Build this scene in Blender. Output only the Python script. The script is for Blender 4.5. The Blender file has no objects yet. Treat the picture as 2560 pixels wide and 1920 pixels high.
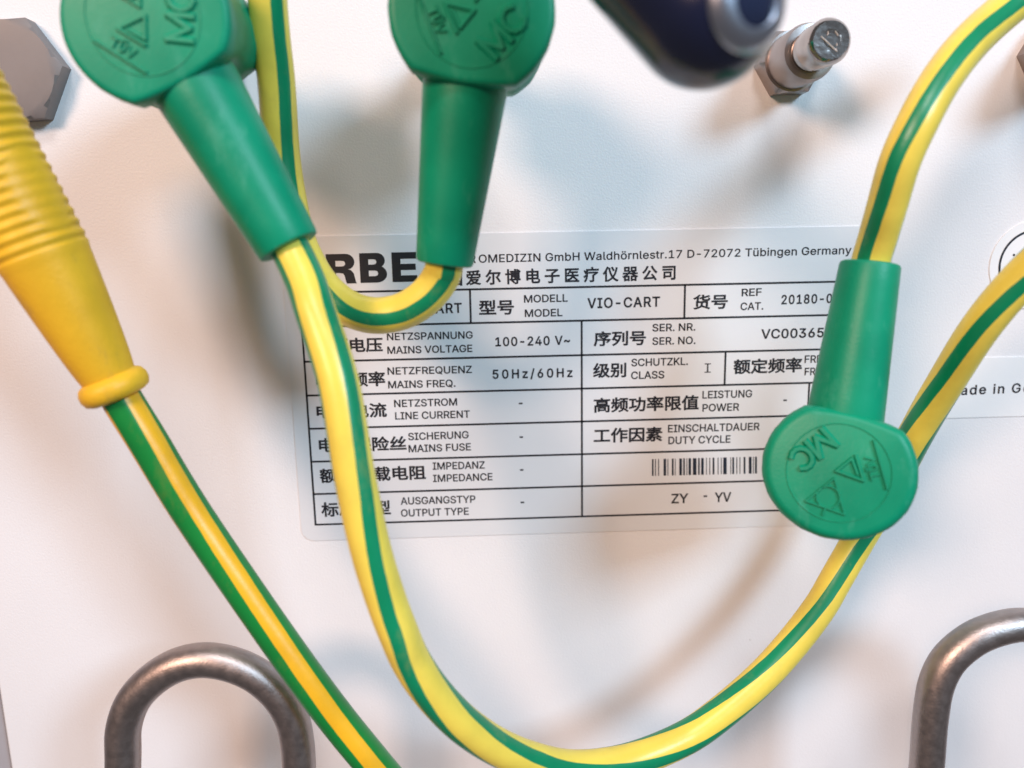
import bpy, bmesh, math
from mathutils import Vector, Matrix
from mathutils.geometry import delaunay_2d_cdt

# ------------------------------------------------------------------ camera
# Panel space (mm): X right, Y up, Z out of the panel towards the viewer.
# World (m): x = X, y = -Z, z = Y  (the panel stands upright in the xz plane).
DIST = 134.0                      # lens to panel, mm
TILT, PAN, ROLL, FOC = -0.188732351, -0.0337541236, -0.0188424354, 1965.0759
Rm = (Matrix.Rotation(PAN, 3, 'Y') @ Matrix.Rotation(TILT, 3, 'X') @ Matrix.Rotation(ROLL, 3, 'Z'))
CAMP = Vector((0, 0, DIST))
P2W = Matrix(((1, 0, 0), (0, 0, -1), (0, 1, 0)))

def W(p):
    return Vector((p[0], -p[2], p[1])) * 0.001

def at(x, y, z=0.0):
    """measured picture position at a height above the panel -> panel mm"""
    v = Rm @ Vector((x - 1280, -(y - 960), -FOC))
    s = (DIST - z) / -v.z
    return CAMP + v * s

sc = bpy.context.scene
col = sc.collection
cam_d = bpy.data.cameras.new('camera')
cam = bpy.data.objects.new('camera', cam_d)
col.objects.link(cam)
sc.camera = cam
cam_d.sensor_fit = 'HORIZONTAL'
cam_d.sensor_width = 36.0
cam_d.lens = 36.0 * FOC / 2560.0
cam_d.clip_start = 0.005
cam_d.clip_end = 20
cam.matrix_world = Matrix.Translation(W(CAMP)) @ (P2W @ Rm).to_4x4()
cam_d.dof.use_dof = True
cam_d.dof.focus_distance = 0.124
cam_d.dof.aperture_fstop = (cam_d.lens * 0.001) / 0.0020   # ~2 mm pupil of a phone lens
sc.view_settings.view_transform = 'Standard'
sc.view_settings.look = 'None'
sc.view_settings.exposure = 0.0
sc.view_settings.gamma = 1.0
sc.cycles.use_denoising = True

# ------------------------------------------------------------------ light
world = bpy.data.worlds.new('World')
sc.world = world
world.use_nodes = True
bg = world.node_tree.nodes['Background']
bg.inputs[0].default_value = (1.0, 0.95, 0.97, 1)
bg.inputs[1].default_value = 0.12

def ceiling_lamp(name, d, dist, sx, sy, power, colr):
    L = bpy.data.lights.new(name, 'AREA')
    L.shape = 'RECTANGLE'
    L.size, L.size_y = sx, sy
    L.energy = power
    L.color = colr
    o = bpy.data.objects.new(name, L)
    col.objects.link(o)
    v = Vector(d).normalized()
    wd = Vector((v.x, -v.z, v.y))
    o.location = wd * dist
    o.rotation_euler = wd.to_track_quat('Z', 'Y').to_euler()
    return o
ceiling_lamp('ceiling_lamp_warm', (-0.66, 0.52, 1.0), 1.2, 0.32, 0.26, 10.6, (1.0, 0.66, 0.50))
ceiling_lamp('ceiling_lamp_cool', (0.74, 0.60, 1.0), 1.2, 0.31, 0.26, 10.7, (0.55, 0.79, 1.0))
ceiling_lamp('ceiling_lamp_white', (0.05, 1.25, 1.0), 1.5, 0.42, 0.32, 8.4, (1.0, 0.95, 0.95))

# ------------------------------------------------------------------ materials
def mat(name, base=(.8, .8, .8), rough=.5, metal=0.0, spec=.5, coat=0.0, bump=None, vary=0.0, vscale=200, emit=None):
    m = bpy.data.materials.new(name)
    m.use_nodes = True
    nt = m.node_tree
    b = nt.nodes['Principled BSDF']
    b.inputs['Base Color'].default_value = (*base, 1)
    b.inputs['Roughness'].default_value = rough
    b.inputs['Metallic'].default_value = metal
    b.inputs['Specular IOR Level'].default_value = spec
    b.inputs['Coat Weight'].default_value = coat
    b.inputs['Coat Roughness'].default_value = 0.08
    tc = nt.nodes.new('ShaderNodeTexCoord')
    if vary:
        n = nt.nodes.new('ShaderNodeTexNoise')
        n.inputs['Scale'].default_value = vscale
        n.inputs['Detail'].default_value = 5
        nt.links.new(tc.outputs['Object'], n.inputs['Vector'])
        mr = nt.nodes.new('ShaderNodeMapRange')
        mr.inputs['From Min'].default_value = .35
        mr.inputs['From Max'].default_value = .65
        mr.inputs['To Min'].default_value = 1 - vary
        mr.inputs['To Max'].default_value = 1 + vary * .6
        nt.links.new(n.outputs['Fac'], mr.inputs['Value'])
        hs = nt.nodes.new('ShaderNodeHueSaturation')
        hs.inputs['Color'].default_value = (*base, 1)
        nt.links.new(mr.outputs['Result'], hs.inputs['Value'])
        nt.links.new(hs.outputs['Color'], b.inputs['Base Color'])
        mr2 = nt.nodes.new('ShaderNodeMapRange')
        mr2.inputs['To Min'].default_value = rough * .8
        mr2.inputs['To Max'].default_value = min(1, rough * 1.2)
        nt.links.new(n.outputs['Fac'], mr2.inputs['Value'])
        nt.links.new(mr2.outputs['Result'], b.inputs['Roughness'])
    if bump:
        sca, stre, dis = bump
        n2 = nt.nodes.new('ShaderNodeTexNoise')
        n2.inputs['Scale'].default_value = sca
        n2.inputs['Detail'].default_value = 3
        nt.links.new(tc.outputs['Object'], n2.inputs['Vector'])
        bp = nt.nodes.new('ShaderNodeBump')
        bp.inputs['Strength'].default_value = stre
        bp.inputs['Distance'].default_value = dis
        nt.links.new(n2.outputs['Fac'], bp.inputs['Height'])
        nt.links.new(bp.outputs['Normal'], b.inputs['Normal'])
    return m

def cable_mat(name, base, stripe, half):
    """moulded two-colour insulation: three stripes round the cable (u in thirds of a turn)"""
    m = mat(name, base, .34, bump=(900, .12, .0002))
    nt = m.node_tree
    b = nt.nodes['Principled BSDF']
    uv = nt.nodes.new('ShaderNodeUVMap'); uv.uv_map = 'UVMap'
    sp = nt.nodes.new('ShaderNodeSeparateXYZ')
    nt.links.new(uv.outputs['UV'], sp.inputs[0])
    def mth(op, a, bb=None):
        n = nt.nodes.new('ShaderNodeMath'); n.operation = op
        if hasattr(a, 'links'): nt.links.new(a, n.inputs[0])
        else: n.inputs[0].default_value = a
        if bb is not None:
            if hasattr(bb, 'links'): nt.links.new(bb, n.inputs[1])
            else: n.inputs[1].default_value = bb
        return n.outputs[0]
    wn = nt.nodes.new('ShaderNodeTexNoise'); wn.inputs['Scale'].default_value = 420; wn.inputs['Detail'].default_value = 3
    wt = nt.nodes.new('ShaderNodeTexCoord'); nt.links.new(wt.outputs['Object'], wn.inputs['Vector'])
    wob = mth('MULTIPLY', mth('SUBTRACT', wn.outputs['Fac'], .5), .03)
    f = mth('FRACT', mth('ADD', mth('ADD', sp.outputs['X'], wob), .5))
    a = mth('ABSOLUTE', mth('SUBTRACT', f, .5))
    mr = nt.nodes.new('ShaderNodeMapRange')
    mr.inputs['From Min'].default_value = half - .006
    mr.inputs['From Max'].default_value = half + .006
    mr.inputs['To Min'].default_value = 1
    mr.inputs['To Max'].default_value = 0
    nt.links.new(a, mr.inputs['Value'])
    tc = nt.nodes.new('ShaderNodeTexCoord')
    nz = nt.nodes.new('ShaderNodeTexNoise'); nz.inputs['Scale'].default_value = 160; nz.inputs['Detail'].default_value = 6
    nt.links.new(tc.outputs['Object'], nz.inputs['Vector'])
    mx = nt.nodes.new('ShaderNodeMix'); mx.data_type = 'RGBA'
    mx.inputs['A'].default_value = (*base, 1); mx.inputs['B'].default_value = (*stripe, 1)
    nt.links.new(mr.outputs['Result'], mx.inputs['Factor'])
    hs = nt.nodes.new('ShaderNodeHueSaturation')
    r2 = nt.nodes.new('ShaderNodeMapRange')
    r2.inputs['From Min'].default_value = .3; r2.inputs['From Max'].default_value = .7
    r2.inputs['To Min'].default_value = .88; r2.inputs['To Max'].default_value = 1.05
    nt.links.new(nz.outputs['Fac'], r2.inputs['Value'])
    nt.links.new(r2.outputs['Result'], hs.inputs['Value'])
    nt.links.new(mx.outputs['Result'], hs.inputs['Color'])
    nt.links.new(hs.outputs['Color'], b.inputs['Base Color'])
    return m

M = {}
M['panel'] = mat('white_powder_coat', (.80, .79, .80), .55, spec=.35, bump=(2900, .20, .0003), vary=.03, vscale=25)
def add_specks(m, scale, rad, colr):
    nt = m.node_tree; bs = nt.nodes['Principled BSDF']
    src = bs.inputs['Base Color'].links[0].from_socket
    tc = nt.nodes.new('ShaderNodeTexCoord')
    nz = nt.nodes.new('ShaderNodeTexNoise'); nz.inputs['Scale'].default_value = 1400
    wv = nt.nodes.new('ShaderNodeVectorMath'); wv.operation = 'MULTIPLY_ADD'
    wv.inputs[1].default_value = (.0004, .0004, .0004)
    nt.links.new(tc.outputs['Object'], nz.inputs['Vector'])
    nt.links.new(nz.outputs['Color'], wv.inputs[0]); nt.links.new(tc.outputs['Object'], wv.inputs[2])
    vo = nt.nodes.new('ShaderNodeTexVoronoi'); vo.inputs['Scale'].default_value = scale
    nt.links.new(wv.outputs[0], vo.inputs['Vector'])
    mr = nt.nodes.new('ShaderNodeMapRange'); mr.inputs['From Min'].default_value = rad * .6; mr.inputs['From Max'].default_value = rad
    mr.inputs['To Min'].default_value = .55; mr.inputs['To Max'].default_value = 0
    nt.links.new(vo.outputs['Distance'], mr.inputs['Value'])
    mx = nt.nodes.new('ShaderNodeMix'); mx.data_type = 'RGBA'; mx.inputs['B'].default_value = (*colr, 1)
    nt.links.new(mr.outputs['Result'], mx.inputs['Factor']); nt.links.new(src, mx.inputs['A'])
    nt.links.new(mx.outputs['Result'], bs.inputs['Base Color'])
add_specks(M['panel'], 75, .016, (.25, .22, .2))
M['frame'] = mat('grey_cart_paint', (.36, .35, .37), .5, vary=.06, vscale=60)
M['foil'] = mat('silver_grey_foil', (.765, .775, .80), .34, metal=.06, spec=.5, bump=(500, .05, .0003), vary=.015, vscale=40)
M['paper'] = mat('white_sticker_vinyl', (.84, .84, .845), .38, vary=.01)
M['ink'] = mat('black_print', (.012, .012, .018), .45)
M['barink'] = mat('dark_blue_black_print', (.014, .02, .036), .45)
M['green'] = mat('green_moulded_rubber', (.0005, .275, .145), .42, spec=.32, bump=(2600, .08, .0003), vary=.13, vscale=110)
M['boot'] = mat('yellow_moulded_rubber', (.81, .465, .024), .45, spec=.35, bump=(2200, .15, .0003), vary=.10, vscale=130)
M['cable'] = cable_mat('yellow_green_insulation', (.90, .70, .10), (.002, .25, .11), 20.5 / 120)
M['cable2'] = cable_mat('green_yellow_insulation', (.006, .225, .04), (.86, .46, .018), 26.0 / 120)
M['steel'] = mat('satin_steel', (.43, .37, .352), .43, 1.0, bump=(3000, .16, .0002), vary=.08, vscale=900)
M['dullnut'] = mat('dull_zinc_nut', (.20, .176, .17), .5, 0.0, bump=(900, .05, .0002), vary=.10, vscale=160)
M['nickel'] = mat('bright_nickel', (.44, .40, .38), .15, 1.0, bump=(1500, .12, .0002), vary=.1, vscale=500)
M['bronze'] = mat('dull_nut_steel', (.36, .315, .30), .36, 1.0, bump=(900, .05, .0002), vary=.10, vscale=160)
M['darkplastic'] = mat('glossy_navy_black_plastic', (.007, .011, .04), .22, spec=.5, coat=.4)
M['lens'] = mat('dark_blue_gloss', (.012, .022, .06), .12, spec=.6, coat=.5)  # colour of the dark-blue reflection on the knob end
def scuff(m, colr, amount, scale):
    nt = m.node_tree; bs = nt.nodes['Principled BSDF']
    src = bs.inputs['Base Color'].links[0].from_socket
    tc = nt.nodes.new('ShaderNodeTexCoord')
    mp = nt.nodes.new('ShaderNodeMapping'); mp.inputs['Scale'].default_value = (1, 1, .45); mp.inputs['Rotation'].default_value = (.3, .5, .2)
    nt.links.new(tc.outputs['Object'], mp.inputs['Vector'])
    nz = nt.nodes.new('ShaderNodeTexNoise'); nz.inputs['Scale'].default_value = scale; nz.inputs['Detail'].default_value = 9; nz.inputs['Roughness'].default_value = .72
    nt.links.new(mp.outputs[0], nz.inputs['Vector'])
    mr = nt.nodes.new('ShaderNodeMapRange'); mr.inputs['From Min'].default_value = .56; mr.inputs['From Max'].default_value = .74
    mr.inputs['To Max'].default_value = amount
    nt.links.new(nz.outputs['Fac'], mr.inputs['Value'])
    mx = nt.nodes.new('ShaderNodeMix'); mx.data_type = 'RGBA'; mx.inputs['B'].default_value = (*colr, 1)
    nt.links.new(mr.outputs['Result'], mx.inputs['Factor']); nt.links.new(src, mx.inputs['A'])
    nt.links.new(mx.outputs['Result'], bs.inputs['Base Color'])
scuff(M['green'], (.13, .46, .33), .30, 300)
scuff(M['boot'], (.42, .26, .06), .5, 230)
scuff(M['cable'], (.45, .38, .10), .28, 170)
scuff(M['cable2'], (.30, .20, .04), .25, 170)
M['scratched'] = mat('scratched_bare_metal', (.9, .9, .9), .6)  # flat white that paints the glints on the pin tip
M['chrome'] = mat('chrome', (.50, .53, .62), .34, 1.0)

# ------------------------------------------------------------------ object helpers
def tag(o, label=None, cat=None, group=None, kind=None):
    if label: o['label'] = label
    if cat: o['category'] = cat
    if group: o['group'] = group
    if kind: o['kind'] = kind
    return o

def thing(name, base, label, cat, group=None):
    o = bpy.data.objects.new(name, None)
    o.empty_display_size = .01
    col.objects.link(o)
    o.location = W(base)
    return tag(o, label, cat, group)

def origin(parent):
    v = Vector((0, 0, 0))
    while parent is not None:
        v += parent.location
        parent = parent.parent
    return v

def mesh_obj(name, verts, faces, m, parent=None, smooth=True, uvs=None, world_space=True):
    """verts in panel mm"""
    off = origin(parent)
    me = bpy.data.meshes.new(name)
    me.from_pydata([(W(v) - off)[:] for v in verts], [], faces)
    me.materials.append(m)
    if smooth:
        for p in me.polygons: p.use_smooth = True
    if uvs:
        l = me.uv_layers.new(name='UVMap')
        k = 0
        for f in uvs:
            for uvp in f:
                l.data[k].uv = uvp; k += 1
    me.update()
    o = bpy.data.objects.new(name, me)
    col.objects.link(o)
    o.parent = parent
    return o

def sharp(o, ang=35):
    bm = bmesh.new(); bm.from_mesh(o.data)
    bmesh.ops.recalc_face_normals(bm, faces=bm.faces)
    bm.to_mesh(o.data); bm.free()
    try: o.data.set_sharp_from_angle(angle=math.radians(ang))
    except Exception: pass
    return o

def catmull(pts, n):
    """pts: list of tuples of floats; n samples per span"""
    P = [tuple(2 * a - b for a, b in zip(pts[0], pts[1]))] + list(pts) + [tuple(2 * a - b for a, b in zip(pts[-1], pts[-2]))]
    out = []
    for i in range(1, len(P) - 2):
        p0, p1, p2, p3 = P[i - 1:i + 3]
        # centripetal-ish: use chord lengths on the first three components
        def dd(a, b): return max(1e-6, math.dist(a[:3], b[:3]) ** .5)
        t0 = 0; t1 = t0 + dd(p0, p1); t2 = t1 + dd(p1, p2); t3 = t2 + dd(p2, p3)
        for k in range(n):
            t = t1 + (t2 - t1) * k / n
            def L(a, b, ta, tb): return tuple(((tb - t) * x + (t - ta) * y) / (tb - ta) for x, y in zip(a, b))
            A1 = L(p0, p1, t0, t1); A2 = L(p1, p2, t1, t2); A3 = L(p2, p3, t2, t3)
            B1 = L(A1, A2, t0, t2); B2 = L(A2, A3, t1, t3)
            out.append(L(B1, B2, t1, t2))
    out.append(tuple(pts[-1]))
    return out

def tube(name, pts, rad, m, parent, n=10, seg=28, phi=False):
    """pts (X,Y,Z[,phi deg]) panel mm; phi turns the stripe about the cable"""
    S = catmull(pts, n)
    V, F, U = [], [], []
    C = [Vector(p[:3]) for p in S]
    ln = 0; rows = []
    for i, c in enumerate(C):
        t = (C[min(i + 1, len(C) - 1)] - C[max(i - 1, 0)]).normalized()
        w = (CAMP - c).normalized()
        b = (w - t * w.dot(t)).normalized()
        s = w.cross(t).normalized()
        s = (s - t * s.dot(t)).normalized()
        ph = math.radians(S[i][3]) if phi else 0
        if i: ln += (c - C[i - 1]).length
        r = rad(ln) if callable(rad) else rad
        for k in range(seg):
            a = 2 * math.pi * k / seg
            V.append(c + (b * math.cos(a) + s * math.sin(a)) * r)
        rows.append((ph, ln))
    for i in range(len(C) - 1):
        for k in range(seg):
            k2 = (k + 1) % seg
            F.append((i * seg + k, (i + 1) * seg + k, (i + 1) * seg + k2, i * seg + k2))
            def uu(row, kk): return ((2 * math.pi * kk / seg - rows[row][0]) / (2 * math.pi) * 3, rows[row][1] * .01)
            U.append((uu(i, k), uu(i + 1, k), uu(i + 1, k + 1), uu(i, k + 1)))
    for e, rng in ((0, range(seg)), (len(C) - 1, range(seg - 1, -1, -1))):
        F.append(tuple(e * seg + k for k in rng)); U.append(tuple((0.5, 0) for _ in range(seg)))
    o = mesh_obj(name, V, F, m, parent, True, U)
    bm = bmesh.new(); bm.from_mesh(o.data); bmesh.ops.recalc_face_normals(bm, faces=bm.faces); bm.to_mesh(o.data); bm.free()
    return o

def frame_of(ax):
    ax = Vector(ax).normalized()
    h = Vector((0, 1, 0)) if abs(ax.y) < .9 else Vector((1, 0, 0))
    e1 = (h - ax * h.dot(ax)).normalized()
    return ax, e1, ax.cross(e1)

def lathe(name, org, ax, prof, m, parent, seg=48, disp=None, e1=None):
    """prof: (s along axis, radius) list, closed at both ends"""
    ax, f1, f2 = frame_of(ax)
    if e1 is not None:
        f1 = (Vector(e1) - ax * Vector(e1).dot(ax)).normalized(); f2 = ax.cross(f1)
    org = Vector(org); V, F = [], []
    for s, r in prof:
        for k in range(seg):
            a = 2 * math.pi * k / seg
            rr = r + (disp(s, a) if disp else 0)
            V.append(org + ax * s + (f1 * math.cos(a) + f2 * math.sin(a)) * rr)
    for i in range(len(prof) - 1):
        for k in range(seg):
            k2 = (k + 1) % seg
            F.append((i * seg + k, i * seg + k2, (i + 1) * seg + k2, (i + 1) * seg + k))
    F.append(tuple(range(seg - 1, -1, -1))); F.append(tuple((len(prof) - 1) * seg + k for k in range(seg)))
    o = mesh_obj(name, V, F, m, parent)
    return sharp(o, 40)

def hexa(name, c, R, z0, z1, m, parent, rot=0.0, ch=.8, dome=0.0):
    """hexagon nut with turned chamfer"""
    V, F = [], []
    def ring(r, z, circ=False):
        seg = 36; out = []
        for k in range(seg):
            a = 2 * math.pi * k / seg
            ap = R * math.cos(math.pi / 6)
            ah = ((a) % (math.pi / 3)) - math.pi / 6
            rh = ap / math.cos(ah) * (r / R)
            if circ: rh = min(rh, r)
            out.append(Vector((c[0] + rh * math.cos(a + rot), c[1] + rh * math.sin(a + rot), z)))
        return out
    rings = [ring(R, z0), ring(R, z1 - ch)]
    ap = R * math.cos(math.pi / 6)
    rings.append([Vector((c[0] + (v.x - c[0]) * min(1, ap * 1.0 / math.hypot(v.x - c[0], v.y - c[1])), c[1] + (v.y - c[1]) * min(1, ap / math.hypot(v.x - c[0], v.y - c[1])), z1 - .05)) for v in ring(R, z1)])
    rings.append([Vector((c[0] + (v.x - c[0]) * .9, c[1] + (v.y - c[1]) * .9, z1 + dome * .4)) for v in rings[-1]])
    rings.append([Vector((c[0] + (v.x - c[0]) * .5, c[1] + (v.y - c[1]) * .5, z1 + dome)) for v in rings[-1]])
    for r in rings: V += r
    n = 36
    for i in range(len(rings) - 1):
        for k in range(n):
            k2 = (k + 1) % n
            F.append((i * n + k, i * n + k2, (i + 1) * n + k2, (i + 1) * n + k))
    F.append(tuple(range(n - 1, -1, -1))); F.append(tuple((len(rings) - 1) * n + k for k in range(n)))
    o = mesh_obj(name, V, F, m, parent)
    return sharp(o, 24)

def slab(name, outline, z0, z1, m, parent=None, bev=0.0):
    n = len(outline)
    c = Vector((sum(p[0] for p in outline) / n, sum(p[1] for p in outline) / n))
    V = [Vector((x, y, z0)) for x, y in outline] + [Vector((x, y, z1)) for x, y in outline]
    F = [tuple(range(n - 1, -1, -1)), tuple(range(n, 2 * n))] + [(k, (k + 1) % n, n + (k + 1) % n, n + k) for k in range(n)]
    o = mesh_obj(name, V, F, m, parent, False)
    bm = bmesh.new(); bm.from_mesh(o.data)
    if bev:
        es = [e for e in bm.edges if all(abs(-v.co.y * 1000 + (-(origin(parent).y)) * 1000 - z1) < 1e-3 for v in e.verts)]
        bmesh.ops.bevel(bm, geom=es, offset=bev * .001, segments=3, affect='EDGES', profile=.5)
    bmesh.ops.recalc_face_normals(bm, faces=bm.faces); bm.to_mesh(o.data); bm.free()
    return o

def rrect(x0, y0, x1, y1, r, n=6):
    out = []
    for cx, cy, a0 in ((x1 - r, y1 - r, 0), (x0 + r, y1 - r, 90), (x0 + r, y0 + r, 180), (x1 - r, y0 + r, 270)):
        for k in range(n + 1):
            a = math.radians(a0 + 90 * k / n)
            out.append((cx + r * math.cos(a), cy + r * math.sin(a)))
    return out

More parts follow.
